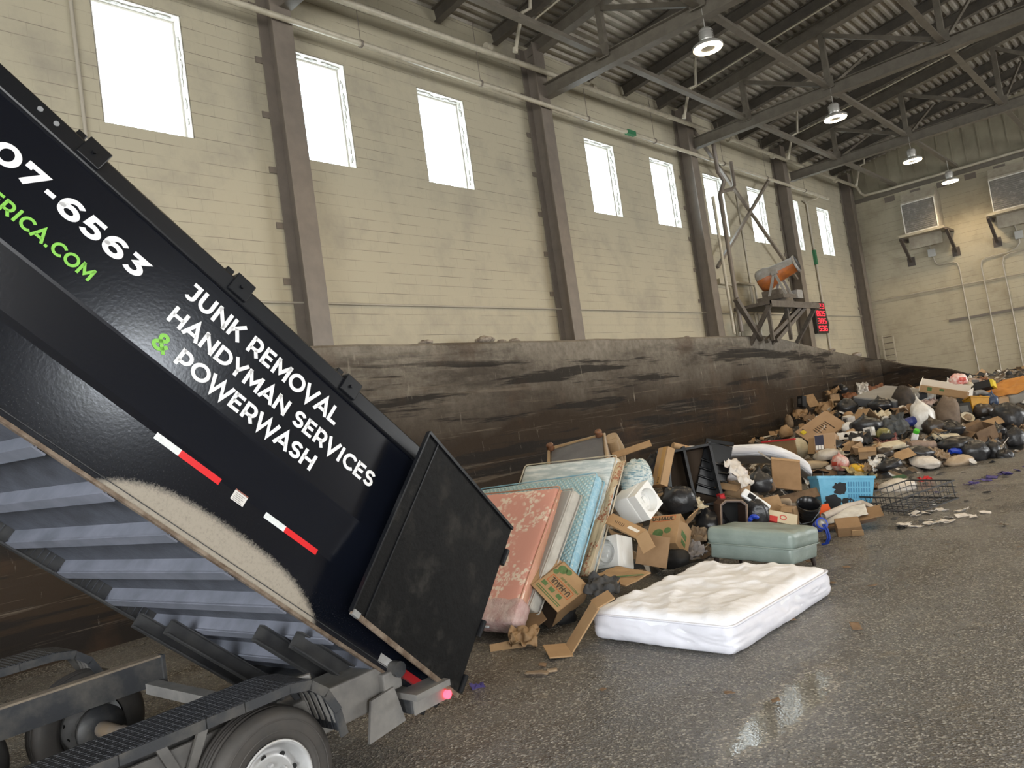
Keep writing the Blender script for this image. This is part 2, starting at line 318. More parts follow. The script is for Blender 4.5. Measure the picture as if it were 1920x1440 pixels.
# ------------------------------------------------------------------ mesh helpers
WM = {}
class MB:
    def __init__(s): s.v = []; s.f = []; s.sm = []
    def add(s, vs, fs, M=None, smooth=False):
        b = len(s.v)
        s.v += [tuple(M @ Vector(p)) if M is not None else tuple(p) for p in vs]
        s.f += [tuple(i + b for i in f) for f in fs]; s.sm += [smooth]*len(fs); return s
    def box(s, lo, hi, M=None):
        (a, b, c), (d, e, f) = lo, hi
        return s.add([(a, b, c), (d, b, c), (d, e, c), (a, e, c), (a, b, f), (d, b, f), (d, e, f), (a, e, f)],
                     [(0, 3, 2, 1), (4, 5, 6, 7), (0, 1, 5, 4), (1, 2, 6, 5), (2, 3, 7, 6), (3, 0, 4, 7)], M)
    def bar(s, p, q, wx, wz, up=(0, 0, 1)):
        """rectangular bar from p to q; wx across, wz along up"""
        p, q = Vector(p), Vector(q); d = (q-p).normalized(); u = Vector(up); sx = d.cross(u)
        if sx.length < 1e-4: sx = d.cross(Vector((1, 0, 0)))
        sx.normalize(); u = sx.cross(d); a = sx*wx/2; b = u*wz/2
        return s.add([p-a-b, p+a-b, p+a+b, p-a+b, q-a-b, q+a-b, q+a+b, q-a+b], [(0, 1, 2, 3), (7, 6, 5, 4), (0, 4, 5, 1), (1, 5, 6, 2), (2, 6, 7, 3), (3, 7, 4, 0)])
    def ibeam(s, p, q, h, wd, t=.018, up=(0, 0, 1)):
        p, q = Vector(p), Vector(q); d = (q-p).normalized(); u = Vector(up); sx = d.cross(u).normalized(); u = sx.cross(d)
        s.bar(p+u*(h/2-t/2), q+u*(h/2-t/2), wd, t, up); s.bar(p-u*(h/2-t/2), q-u*(h/2-t/2), wd, t, up); s.bar(p, q, t, h-2*t, up); return s
    def tube(s, pts, r, n=8, cap=True, smooth=True):
        pts = [Vector(p) for p in pts]; rings = []; prev = None
        for i, p in enumerate(pts):
            d = (pts[min(i+1, len(pts)-1)] - pts[max(i-1, 0)]).normalized()
            if prev is None: a = d.orthogonal().normalized()
            else: a = (prev - d*prev.dot(d)).normalized()
            prev = a; b = d.cross(a)
            rr = r[i] if isinstance(r, (list, tuple)) else r
            rings.append([p + (a*math.cos(2*math.pi*k/n) + b*math.sin(2*math.pi*k/n))*rr for k in range(n)])
        vs = [v for g in rings for v in g]; fs = []
        for i in range(len(rings)-1):
            for k in range(n): fs.append((i*n+k, i*n+(k+1) % n, (i+1)*n+(k+1) % n, (i+1)*n+k))
        s.add(vs, fs, None, smooth)
        if cap: s.add(rings[0], [tuple(range(n))[::-1]]); s.add(rings[-1], [tuple(range(n))])
        return s
    def lathe(s, prof, M, n=24, smooth=True):
        """prof = [(r, z)...] turned about local z, placed by M"""
        vs = []; fs = []
        for r, z in prof:
            for k in range(n): vs.append((r*math.cos(2*math.pi*k/n), r*math.sin(2*math.pi*k/n), z))
        for i in range(len(prof)-1):
            for k in range(n): fs.append((i*n+k, i*n+(k+1) % n, (i+1)*n+(k+1) % n, (i+1)*n+k))
        s.add(vs, fs, M, smooth); return s
    def prism(s, poly, depth, M=None):
        """poly in local xy, extruded from z=0 to z=depth"""
        n = len(poly); vs = [(x, y, 0) for x, y in poly] + [(x, y, depth) for x, y in poly]
        fs = [tuple(range(n))[::-1], tuple(range(n, 2*n))] + [(i, (i+1) % n, n+(i+1) % n, n+i) for i in range(n)]
        return s.add(vs, fs, M)
    def sweep(s, prof, a, b, M=None):
        """open profile [(x, z)...] swept along local y from a to b, as a sheet"""
        vs = [(x, a, z) for x, z in prof] + [(x, b, z) for x, z in prof]; n = len(prof)
        return s.add(vs, [(i, i+1, n+i+1, n+i) for i in range(n-1)], M)
    def rbox(s, dims, r, n=6, M=None, amp=0, fs_=3, seed=0, fn=None):
        """rounded box with n cells per side, optional noise wrinkles and shaping function fn(Vector)->Vector"""
        hx, hy, hz = [d/2 for d in dims]; r = min(r, hx*.99, hy*.99, hz*.99); idx = {}; vs = []; fs = []
        nn = [max(2, int(n*d/max(dims)+.5)) + 4 for d in dims]
        def coord(i, m, h):
            k = m-4
            e = [-h, -h+r*.3, -h+r] + [-h+r+(2*h-2*r)*(j/k) for j in range(1, k)] + [h-r, h-r*.3, h]
            return e[i]
        def vid(i, j, k):
            key = (i, j, k)
            if key in idx: return idx[key]
            p = Vector((coord(i, nn[0], hx), coord(j, nn[1], hy), coord(k, nn[2], hz)))
            c = Vector((max(-hx+r, min(hx-r, p.x)), max(-hy+r, min(hy-r, p.y)), max(-hz+r, min(hz-r, p.z))))
            d = p-c
            if d.length > 1e-9: p = c + d.normalized()*r
            nd = d.normalized() if d.length > 1e-9 else Vector((0, 0, 1))
            if amp:
                q = p*fs_ + Vector((seed*7.3, seed*3.1, seed)); p = p + nd*amp*noise.fractal(q, 1.0, 2.0, 4)
            if fn: p = fn(p)
            idx[key] = len(vs); vs.append(p); return idx[key]
        A, B, C = [x+2 for x in nn]
        A = nn[0]; B = nn[1]; C = nn[2]
        L0, L1, L2 = A+1, B+1, C+1
        for i in range(L0-0-1):
            for j in range(L1-1):
                fs.append((vid(i, j, 0), vid(i, j+1, 0), vid(i+1, j+1, 0), vid(i+1, j, 0))); fs.append((vid(i, j, L2-1), vid(i+1, j, L2-1), vid(i+1, j+1, L2-1), vid(i, j+1, L2-1)))
        for i in range(L0-1):
            for k in range(L2-1):
                fs.append((vid(i, 0, k), vid(i+1, 0, k), vid(i+1, 0, k+1), vid(i, 0, k+1))); fs.append((vid(i, L1-1, k), vid(i, L1-1, k+1), vid(i+1, L1-1, k+1), vid(i+1, L1-1, k)))
        for j in range(L1-1):
            for k in range(L2-1):
                fs.append((vid(0, j, k), vid(0, j, k+1), vid(0, j+1, k+1), vid(0, j+1, k))); fs.append((vid(L0-1, j, k), vid(L0-1, j+1, k), vid(L0-1, j+1, k+1), vid(L0-1, j, k+1)))
        return s.add(vs, fs, M, True)
    def blob(s, dims, seed, amp=.22, freq=2.2, n=18, M=None, knot=0, flat=.35, ridge=True):
        """lumpy bag: displaced sphere, flattened underneath, with an optional gathered neck on top"""
        vs = []; fs = []; m = n; k = int(n*1.6)
        for i in range(m+1):
            th = math.pi*i/m
            for j in range(k):
                ph = 2*math.pi*j/k; d = Vector((math.sin(th)*math.cos(ph), math.sin(th)*math.sin(ph), math.cos(th)))
                q = d*freq + Vector((seed*5.1, seed*2.7, seed*9.3)); f = noise.fractal(q, .9, 2.1, 5)
                if ridge: f = .5*f + .55*(.5-abs(noise.noise(q*1.7)))
                rr = 1 + amp*f
                p = Vector((d.x*dims[0]/2*rr, d.y*dims[1]/2*rr, d.z*dims[2]/2*rr))
                lo = -dims[2]/2*(1-flat)
                if p.z < lo: p.z = lo + (p.z-lo)*.15
                if knot and th < .5:
                    g = 1-th/.5; p.x *= 1-.75*g; p.y *= 1-.75*g; p.z += knot*dims[2]*g*g
                vs.append(p)
        for i in range(m):
            for j in range(k): fs.append((i*k+j, (i+1)*k+j, (i+1)*k+(j+1) % k, i*k+(j+1) % k))
        return s.add(vs, fs, M, True)
    def sheet(s, wd, ht, seed, amp, freq, t=.004, n=14, M=None, fold=0, smooth=True):
        """crumpled or bent sheet with thickness t"""
        vs = []; fs = []; ny = max(3, int(n*ht/wd)) if ht < wd else n
        for side in (0, 1):
            for i in range(n+1):
                for j in range(ny+1):
                    x, y = (i/n-.5)*wd, (j/ny-.5)*ht
                    z = amp*noise.fractal(Vector((x*freq+seed*3.3, y*freq-seed, seed*1.7)), .9, 2, 4)
                    x2 = x + amp*.6*noise.noise(Vector((x*freq+9, y*freq+seed, 2.0))); y2 = y + amp*.6*noise.noise(Vector((x*freq-9, y*freq+seed, 5.0)))
                    if fold: z += fold*(abs(x)/wd)*2
                    vs.append((x2, y2, z + (t if side else 0)))
        W = ny+1; B = (n+1)*W
        for i in range(n):
            for j in range(ny):
                a = i*W+j; fs.append((a, a+1, a+W+1, a+W)); fs.append((B+a, B+a+W, B+a+W+1, B+a+1))
        for i in range(n):
            a = i*W; fs.append((a, a+W, B+a+W, B+a)); a = i*W+ny; fs.append((a, B+a, B+a+W, a+W))
        for j in range(ny):
            a = j; fs.append((a, B+a, B+a+1, a+1)); a = n*W+j; fs.append((a, a+1, B+a+1, B+a))
        return s.add(vs, fs, M, smooth)
    def build(s, name, m, parent=None, M=None, bev=0, recalc=True):
        """ONE mesh object. M: vertices are in that frame; else they are world coordinates"""
        me = bpy.data.meshes.new(name); vs = [Vector(p) for p in s.v]
        o = bpy.data.objects.new(name, me); col.objects.link(o)
        if M is None:
            if parent is None:
                lo = [min(p[i] for p in vs) for i in range(3)]; hi = [max(p[i] for p in vs) for i in range(3)]
                org = Vector(((lo[0]+hi[0])/2, (lo[1]+hi[1])/2, lo[2]))
            else: org = WM[parent].to_translation()
            vs = [p-org for p in vs]; M = Matrix.Translation(org)
        WM[o] = M.copy()
        if parent: o.parent = parent; o.matrix_local = WM[parent].inverted() @ M
        else: o.matrix_local = M
        me.from_pydata(vs, [], s.f)
        for p, f in zip(me.polygons, s.sm): p.use_smooth = f
        if recalc:
            bm = bmesh.new(); bm.from_mesh(me); bmesh.ops.recalc_face_normals(bm, faces=bm.faces); bm.to_mesh(me); bm.free()
        me.materials.append(m)
        if bev:
            md = o.modifiers.new('bevel', 'BEVEL'); md.width = bev; md.segments = 2; md.limit_method = 'ANGLE'; md.angle_limit = R(40)
        return o

def tag(o, label=None, cat=None, group=None, kind=None):
    if label: o['label'] = label
    if cat: o['category'] = cat
    if group: o['group'] = group
    if kind: o['kind'] = kind
    return o
def empty(name, loc, label, cat, group=None, kind=None):
    o = bpy.data.objects.new(name, None); col.objects.link(o); o.location = loc; o.empty_display_size = .1; WM[o] = Matrix.Translation(loc)
    return tag(o, label, cat, group, kind)
def TR(pos, rot=(0, 0, 0)): return Matrix.Translation(pos) @ Euler([R(a) for a in rot], 'XYZ').to_matrix().to_4x4()

# ------------------------------------------------------------------ the setting
XW, YB = -11.4, 36.7            # inner faces of the long window wall and of the end wall
WZ0, WZ1 = 7.285, 9.315         # window sill and head
WIN = [(4.53, 5.90), (7.75, 9.07), (10.88, 12.25), (16.68, 18.05), (19.89, 21.26), (23.11, 24.48), (26.35, 27.72), (29.60, 30.97), (32.93, 34.30)]
def deck_z(x): return 11.55 + .14*(x + 9.15)
CREAM = (.435, .39, .285); JOINT = (.20, .17, .13); SOOT = (.29, .26, .205)
M_wall = mat_block_wall('cream_painted_block_y', 1, CREAM, JOINT, SOOT)
M_wallb = mat_block_wall('cream_painted_block_x', 0, CREAM, JOINT, (.28, .235, .165))
M_floor = mat_floor(); M_push = mat_push_wall()
M_steel = mat('taupe_painted_steel', (.205, .172, .140), .42, c2=(.165, .138, .113), ns=3)
M_truss = mat('brown_grey_painted_steel', (.155, .135, .105), .5, c2=(.115, .098, .075), ns=4)
M_joist = mat('dark_painted_joist_steel', (.10, .085, .065), .55, c2=(.07, .06, .05), ns=4)
M_deck = mat('galvanised_roof_deck', (.36, .33, .27), .45, .35, c2=(.26, .23, .19), ns=2)
M_pipe = mat('off_white_painted_pipe', (.50, .45, .35), .4, c2=(.38, .34, .26), ns=5)
M_frame = mat('white_window_frame', (.70, .68, .62), .4)
M_dust = mat('cobwebbed_dusty_frame', (.25, .24, .22), .8, c2=(.6, .58, .53), ns=30)

struct = lambda name, mb, m, **k: tag(mb.build(name, m, **k), kind='structure')
# floor
mb = MB(); mb.box((-11.9, -10.3, -.25), (14.2, 37.2, 0)); struct('floor', mb, M_floor, M=Matrix.Identity(4))
# long left wall with nine window openings
mb = MB(); ys = [-10.3]
for a, b in WIN: ys += [a, b]
ys.append(37.2)
XO = XW-.42
for i in range(len(ys)-1):
    y0, y1 = ys[i], ys[i+1]
    if i % 2 == 0: mb.box((XO, y0, -.2), (XW, y1, 11.3))
    else: mb.box((XO, y0, -.2), (XW, y1, WZ0)); mb.box((XO, y0, WZ1), (XW, y1, 11.3))
struct('wall_left', mb, M_wall, M=Matrix.Identity(4))
# end wall: block below, ribbed panel above
mb = MB(); mb.box((-11.82, YB, -.2), (14.2, YB+.4, 9.75)); struct('wall_back', mb, M_wallb, M=Matrix.Identity(4))
mb = MB()
x = -11.4
while x < 14.0:
    mb.add([(x, YB+.02, 9.75), (x+.5, YB+.02, 9.75), (x+.5, YB+.02, deck_z(x+.5)+.1), (x, YB+.02, deck_z(x)+.1), (x, YB+.3, 9.75), (x+.5, YB+.3, 9.75), (x+.5, YB+.3, deck_z(x+.5)+.1), (x, YB+.3, deck_z(x)+.1)],
           [(0, 1, 2, 3), (5, 4, 7, 6), (0, 4, 5, 1), (1, 5, 6, 2), (2, 6, 7, 3), (3, 7, 4, 0)])
    mb.bar((x+.5, YB+.01, 9.76), (x+.5, YB+.01, deck_z(x+.5)), .05, .03, (0, 1, 0)); x += .5
struct('wall_back_panel', mb, mat('olive_grey_wall_panel', (.30, .27, .19), .6, c2=(.24, .21, .15), ns=1.5), M=Matrix.Identity(4))
mb = MB(); mb.box((-11.4, YB-.05, 9.72), (14, YB+.1, 9.9)); tag(mb.build('trim_1', M_truss, M=Matrix.Identity(4)), kind='structure')
# right wall and wall behind the photographer, each with tall truck doors standing open
mb = MB()
for a, b in ((-10.3, -8.4), (-1.6, 8.7), (10.7, 21.0), (27.0, 29.0), (35.0, 37.2)): mb.box((14, a, -.2), (14.4, b, 15))
for a, b in ((-8.4, -1.6), (8.7, 10.7), (21.0, 27.0), (29.0, 35.0)): mb.box((14, a, 6.9), (14.4, b, 15))
mb.box((14, 8.7, -.2), (14.4, 10.7, 5.2))
struct('wall_right', mb, M_wall, M=Matrix.Identity(4))
mb = MB(); mb.box((-11.82, -10.4, -.2), (-3.6, -10, 15)); mb.box((5.6, -10.4, -.2), (14.4, -10, 15)); mb.box((-3.6, -10.4, 6.7), (5.6, -10, 15))
struct('wall_front', mb, M_wallb, M=Matrix.Identity(4))
# corrugated roof deck, flutes running along the hall
mb = MB(); prof = []; x = -11.9; p = .22
while x < 14.5:
    for dx, dz in ((0, 0), (.07, 0), (.10, .055), (.19, .055)): prof.append((x+dx, deck_z(x+dx)+dz))
    x += p
mb.sweep(prof, -10.4, 37.2); mb.sweep([(a, b+.16) for a, b in prof], -10.4, 37.2)
struct('ceiling', mb, M_deck, M=Matrix.Identity(4), recalc=False)
# concrete push wall along the long wall; its top ramps down towards the end wall
mb = MB(); XP = -10.6
prof = [(-10.3, 3.78)] + [(float(y), 3.78 + .035*noise.noise(Vector((y*.7, 3, 1)))) for y in range(-9, 24)] + [(24.2, 3.77), (25, 3.72), (26, 3.60), (28, 3.36), (30, 3.13), (32, 2.92), (34, 2.74), (35.4, 2.62)]
n = len(prof); NZ = 8
vs = []
for y, z in prof:
    for k in range(NZ+1): vs.append((XP - .05*(k/NZ) - .02*noise.noise(Vector((y*.4, k*.6, 7))), y, -.1 + (z-.05+.1)*k/NZ))
    vs.append((XP-.12, y, z)); vs.append((XW+.02, y, z)); vs.append((XW+.02, y, -.1))
W = NZ+4; fs = []
for i in range(n-1):
    for k in range(W-1): a = i*W+k; fs.append((a, a+1, a+W+1, a+W))
fs += [tuple(range(W)), tuple(range((n-1)*W, n*W))[::-1]]
mb.add(vs, fs); struct('wall_concrete_push', mb, M_push, M=Matrix.Identity(4))
mb = MB(); mb.prism([(-11.3, -.1), (-6.0, -.1), (-6.0, .75), (-8.1, 1.77), (-9.75, 2.2), (-10.7, 2.62), (-11.3, 2.62)], -.5, Matrix(((1, 0, 0, 0), (0, 0, 1, 35.9), (0, 1, 0, 0), (0, 0, 0, 1))))
struct('wall_concrete_return', mb, M_push, M=Matrix.Identity(4))
# dark concrete footing of the end wall with two white stencilled marks
mb = MB(); mb.box((-6.0, YB-.12, 0), (14, YB, 1.33)); struct('baseboard_back', mb, mat('grey_block_footing', (.22, .19, .15), .8, c2=(.15, .13, .1), ns=2), M=Matrix.Identity(4))

# windows
M_glass, _nt, _b = nt_new('dusty_window_glass')
_b.inputs['Transmission Weight'].default_value = 0
_tr = N(_nt, 'ShaderNodeBsdfTransparent'); _gl = N(_nt, 'ShaderNodeBsdfGlossy'); _gl.inputs['Roughness'].default_value = .05
_ms = N(_nt, 'ShaderNodeMixShader'); _ms.inputs[0].default_value = .08; _tr.inputs[0].default_value = (.93, .97, .98, 1)
_nt.links.new(_tr.outputs[0], _ms.inputs[1]); _nt.links.new(_gl.outputs[0], _ms.inputs[2]); _nt.links.new(_ms.outputs[0], _nt.nodes['Material Output'].inputs[0])
for i, (a, b) in enumerate(WIN):
    mb = MB(); x0, x1 = XW-.30, XW-.20; f = .055
    mb.box((x0, a, WZ0), (x1, a+f, WZ1)); mb.box((x0, b-f, WZ0), (x1, b, WZ1)); mb.box((x0, a+f, WZ0), (x1, b-f, WZ0+f)); mb.box((x0, a+f, WZ1-f), (x1, b-f, WZ1))
    o = struct('window_%d' % (i+1), mb, M_frame)
    mb = MB(); mb.box((x0+.03, a+f, WZ0+f), (x0+.042, b-f, WZ1-f)); mb.build('pane', M_glass, o)
    mb = MB(); random.seed(i)
    for s in (-1, 1):                                      # painted return of the opening with clinging cobweb
        y = b-.012 if s > 0 else a+.012
        mb.box((XW-.19, min(y, y-.012*s), WZ0+.01), (XW-.005, max(y, y-.012*s), WZ1-.01))
    mb.box((XW-.19, a+.02, WZ1-.02), (XW-.005, b-.02, WZ1-.008)); mb.build('window_return', M_frame, o)
    mb = MB()
    for k in range(26):
        z = WZ0+.1+random.random()*1.8; mb.blob((.05, .02, .10+.12*random.random()), k+i*40, .6, 3, 5, Matrix.Translation((XW-.14+.06*random.random(), b-.03, z)), flat=1)
    for k in range(14):
        mb.blob((.05, .16, .03), k+i*90, .6, 3, 5, Matrix.Translation((XW-.14+.06*random.random(), a+.1+random.random()*(b-a-.2), WZ1-.035)), flat=1)
    mb.build('cobweb', M_dust, o)

# ------------------------------------------------------------------ structural steel (each column, truss and strut a thing)
COLY = [.3, 7.5, 14.65, 21.85, 29.05]
place = ['hidden behind the raised truck bed', 'between the first and second windows from left', 'between the third and fourth windows from left', 'left of the diagonal cross brace', 'right of the orange fog cannon', 'in the far corner of the hall']
for i, y in enumerate(COLY + [36.35]):
    if i == 0: continue
    top = 11.1
    o = empty('steel_column', (-11.17, y, 0), 'tall brown wide-flange steel column '+place[i], 'column', 'steel columns along the window wall')
    mb = MB(); mb.box((-10.97, y-.2, 0), (-10.945, y+.2, top)); mb.build('flange', M_steel, o)
    mb = MB(); mb.box((-11.385, y-.2, 0), (-11.36, y+.2, top)); mb.build('flange', M_steel, o)
    mb = MB(); mb.box((-11.36, y-.012, 0), (-10.97, y+.012, top)); mb.build('web', M_steel, o)
    for k in range(7):
        z = 4.95+k*.98
        mb = MB(); mb.box((-11.392, y-.34, z), (-11.37, y-.2, z+.11)); mb.build('tie_plate', M_steel, o)
TRY = [7.6, 14.75, 22.0, 29.4]; NODX = [-9.15, -6.75, -3.9, -1.2, 1.5, 4.2, 6.9, 9.6, 12.3]
tplace = ['nearest roof truss, only its end seen above the first column', 'second roof truss, crossing above the nearest ring lamp', 'third roof truss, crossing the middle of the roof', 'farthest roof truss, crossing in front of the end wall']
for i, y in enumerate(TRY):
    o = empty('roof_truss', (-10.95, y, 9.75), 'brown steel '+tplace[i], 'roof truss', 'roof trusses')
    mb = MB(); mb.ibeam((-10.94, y, 9.92), (13.9, y, 9.92), .34, .24); mb.build('bottom_chord', M_truss, o)
    mb = MB(); mb.ibeam((-11.3, y, deck_z(-11.3)-.2), (13.9, y, deck_z(13.9)-.2), .36, .26); mb.build('top_chord', M_truss, o)
    for k, x in enumerate(NODX):
        mb = MB(); mb.bar((x, y, 10.05), (x, y, deck_z(x)-.35), .14, .14, (0, 1, 0)); mb.build('vertical_post', M_truss, o)
        xn = NODX[k+1] if k+1 < len(NODX) else None
        if xn:
            mb = MB(); mb.bar((x+.05, y, deck_z(x)-.42), (xn-.1, y, 10.12), .11, .11, (0, 1, 0)); mb.build('diagonal_brace', M_truss, o)
        mb = MB(); mb.bar((x-.18, y-.13, 10.1), (x+.18, y-.13, 10.1), .012, .3); mb.build('gusset_plate', M_truss, o)
splace = ['nearest the window wall', 'carrying the row of ring lamps', 'third from the window wall', 'fourth from the window wall']
for i, x in enumerate(NODX[:4]):
    mb = MB(); mb.bar((x, -9.9, 9.98), (x, YB-.05, 9.98), .16, .012); mb.bar((x, -9.9, 10.06), (x, YB-.05, 10.06), .014, .16); mb.bar((x-.07, -9.9, 10.02), (x-.07, YB-.05, 10.02), .014, .08)
    tag(mb.build('roof_strut', M_truss), 'long brown steel roof strut, '+splace[i], 'strut', 'long roof struts')
# sway braces of the struts: V of two angles from strut to deck, in every bay
for i, x in enumerate(NODX[:3]):
    for j, y in enumerate(TRY[1:]):
        mb = MB(); mb.bar((x, y+.2, 10.1), (x+.3, y+3.2, deck_z(x)-.15), .07, .07)
        tag(mb.build('sway_brace', M_truss), 'thin slanting steel brace rising from a long roof strut to the roof deck', 'brace', 'sway braces')
y = -8.2; jy = []
while y < 36.3:
    if min(abs(y-t) for t in TRY) > .6: jy.append(y)
    y += 1.81
for y in jy:
    mb = MB(); mb.ibeam((-11.35, y, deck_z(-11.35)-.165), (13.9, y, deck_z(13.9)-.165), .32, .17); tag(mb.build('roof_joist', M_joist), 'dark steel roof joist running across under the corrugated deck', 'joist', 'roof joists under the deck')
# thin conduits under the deck
M_thin = mat('pale_conduit', (.48, .43, .33), .4)
for k, y in enumerate((13.6, 20.6, 28.0)):
    mb = MB(); mb.tube([(-10.2, y, deck_z(-10.2)-.42), (13.8, y, deck_z(13.8)-.42)], .022, 6)
    tag(mb.build('roof_conduit', M_thin), ['thin pale conduit crossing the roof nearest the camera', 'thin pale conduit crossing the roof in the middle bay', 'thin pale conduit crossing the roof in the last bay'][k], 'conduit', 'roof conduits')

# sprinkler mains on the window wall
mb = MB(); mb.tube([(-10.85, -9.9, 9.50), (-10.85, 15, 9.50), (-10.85, 32.6, 9.50)], .055, 10)
o = tag(mb.build('sprinkler_pipe', M_pipe), 'lower cream pipe running along the window wall just above the windows', 'pipe')
for y in (9.1, 12.3, 16.2, 19.4, 23.6, 26.9, 30.4):
    mb = MB(); mb.tube([(-10.85, y, 9.5), (-10.85, y, 10.9)], .008, 5); mb.tube([(-10.85, y-.02, 9.5), (-10.85, y+.02, 9.5)], .075, 10); mb.build('hanger_rod', M_steel, o)
mb = MB(); mb.box((-10.91, 17.95, 9.44), (-10.79, 18.35, 9.56)); mb.build('green_label', mat('green_pipe_label', (.03, .16, .07), .5), o)
mb = MB(); mb.tube([(-10.85, 32.6, 9.5), (-10.85, 32.9, 9.5)], .07, 10); mb.tube([(-10.85, 31.9, 9.48), (-10.95, 31.8, 9.38), (-11.3, 31.7, 9.36)], .03, 8); mb.build('end_fitting', M_pipe, o)
mb = MB(); mb.tube([(-10.75, -9.9, 10.14), (-10.75, 8.7, 10.16), (-10.75, 15, 10.29), (-10.75, 25, 10.42), (-10.75, 35.9, 10.45), (-10.7, 36.35, 10.40), (-10.6, 36.45, 10.1), (-10.45, 36.45, 9.95), (-9.5, 36.45, 9.93), (13.9, 36.45, 9.93)], .065, 10)
o = tag(mb.build('sprinkler_pipe', M_pipe), 'upper cream pipe along the window wall that turns along the end wall', 'pipe')
for y in (8.9, 12.6, 16.5, 20.2, 24.1, 27.5, 31, 33.8):
    mb = MB(); mb.tube([(-10.75, y-.08, 10.36), (-10.75, y+.08, 10.37)], .085, 10); mb.build('coupling', M_pipe, o)
for k, y in enumerate((5.3, 12.3, 19.4, 26.6, 33.6)):
    mb = MB(); mb.tube([(-9.5, y+.55, 11.6), (-9.6, y+.5, 10.75), (-9.75, y+.4, 10.7), (-9.8, y+.35, 10.5), (-9.95, y+.25, 9.95)], .04, 8); mb.tube([(-9.95, y+.25, 9.97), (-9.97, y+.24, 9.88)], .06, 8)
    tag(mb.build('sprinkler_branch', M_pipe), 'short cream drop pipe under the roof, '+['over the raised truck bed', 'left of the second truss', 'right of the second truss', 'before the farthest truss', 'nearest the end wall'][k], 'pipe', 'sprinkler drops')
M_cond = mat('grey_wall_conduit', (.40, .36, .29), .45)
mb = MB(); mb.tube([(-11.37, -9.5, 4.63), (-11.37, 36.6, 4.66)], .022, 7); tag(mb.build('wall_conduit', M_cond), 'long thin grey conduit running level along the lower window wall', 'conduit')
mb = MB(); mb.tube([(-11.37, 4.25, 10.9), (-11.37, 4.25, 3.9)], .03, 7); tag(mb.build('wall_conduit', M_cond), 'upright grey conduit left of the largest window', 'conduit')
mb = MB(); mb.tube([(-11.3, 31.35, 9.36), (-11.34, 31.7, 9.3), (-11.34, 31.72, 9.0), (-11.34, 31.72, 2.9)], .045, 8); o = tag(mb.build('wall_conduit', M_cond), 'upright grey pipe beside the red digit display', 'conduit')
mb = MB(); mb.box((-11.4, 31.64, 6.75), (-11.29, 31.8, 7.35)); mb.build('green_label', MATS['green_pipe_label'], o)
mb = MB(); mb.tube([(-11.37, 25.35, 9.2), (-11.37, 25.35, 3.9)], .03, 7); tag(mb.build('wall_conduit', M_cond), 'thin upright conduit crossing behind the diagonal cross brace', 'conduit')

# crossed brace between the third and fourth columns of the picture
mb = MB(); mb.bar((-11.05, 22.2, 10.5), (-11.05, 28.7, 5.95), .09, .09)
o1 = tag(mb.build('cross_brace', M_steel), 'brown diagonal steel brace falling to the right across the wall behind the fog cannon', 'brace')
mb = MB(); mb.bar((-10.96, 27.3, 9.5), (-10.96, 22.25, 6.0), .09, .09)
tag(mb.build('cross_brace', M_steel), 'pale diagonal steel brace rising to the right across the seventh window', 'brace')
mb = MB(); mb.tube([(-10.62, 22.6, 9.9), (-10.62, 22.62, 9.0), (-10.62, 22.95, 8.75), (-10.62, 22.5, 8.25), (-10.62, 22.5, 3.9)], .07, 8); mb.tube([(-10.62, 22.55, 8.35), (-10.62, 23.4, 8.55), (-10.62, 23.65, 8.7), (-10.62, 23.65, 9.5)], .06, 8)
tag(mb.build('standpipe', M_steel), 'brown branching standpipe beside the sixth window', 'pipe')
mb = MB(); mb.tube([(-10.75, 22.25, 8.2), (-10.75, 22.25, 3.85)], .05, 8); tag(mb.build('downpipe', M_pipe), 'cream upright pipe against the column left of the cross brace', 'pipe')

# high bay ring lamps
M_lamp = emit('lamp_ring_light', (1.0, .80, .52), 28); M_lampb = mat('lamp_housing_grey', (.5, .48, .44), .4, .5)
for k, (x, y, z) in enumerate([(-6.72, 14.75, 9.12), (-6.72, 22.0, 9.12), (-6.72, 29.4, 9.12), (-6.72, 34.6, 9.12), (-1.2, 14.75, 9.12), (-1.2, 22.0, 9.12), (-1.2, 29.4, 9.12), (4.2, 14.75, 9.12), (4.2, 22.0, 9.12), (4.2, 29.4, 9.12), (4.2, 7.6, 9.12), (-6.72, 7.6, 9.12), (-1.2, 7.6, 9.12)]):
    lab = ['lit ring lamp nearest the camera under the second roof truss', 'lit ring lamp under the third roof truss', 'lit ring lamp under the farthest roof truss', 'lit ring lamp nearest the end wall'][k] if k < 4 else 'lit ring lamp outside the picture on the right'
    o = empty('high_bay_lamp', (x, y, z), lab, 'lamp', 'ring lamps' if k < 4 else 'ring lamps out of view')
    mb = MB(); T = Matrix.Translation((x, y, z)); mb.lathe([(.30, .0), (.31, .05), (.24, .10), (.10, .13)], T, 28); mb.lathe([(.148, -.012), (.148, .05)], T, 20); mb.lathe([(.148, -.012), (0, -.012)], T, 20); mb.build('reflector', M_lampb, o)
    mb = MB(); mb.lathe([(.285, .02), (.28, -.02), (.16, -.02), (.15, .02), (.285, .02)], T, 32); mb.build('light_ring', M_lamp, o)
    mb = MB(); mb.lathe([(.11, .13), (.13, .16), (.13, .38), (.09, .42), (0, .42)], T, 16)
    for q in range(4): mb.lathe([(.15, .18+q*.05), (.15, .2+q*.05)], T, 16)
    mb.build('driver_housing', M_lampb, o)
    mb = MB(); mb.tube([(x, y, z+.42), (x, y, z+.88)], .012, 6); mb.build('hook', M_lampb, o)
    l = bpy.data.lights.new('lamp_light', 'SPOT'); l.energy = 420; l.color = (1, .78, .50); l.spot_size = R(150); l.spot_blend = .6; l.shadow_soft_size = .25
    lo = bpy.data.objects.new('lamp_light', l); col.objects.link(lo); lo.location = (0, 0, -.09); lo.parent = o

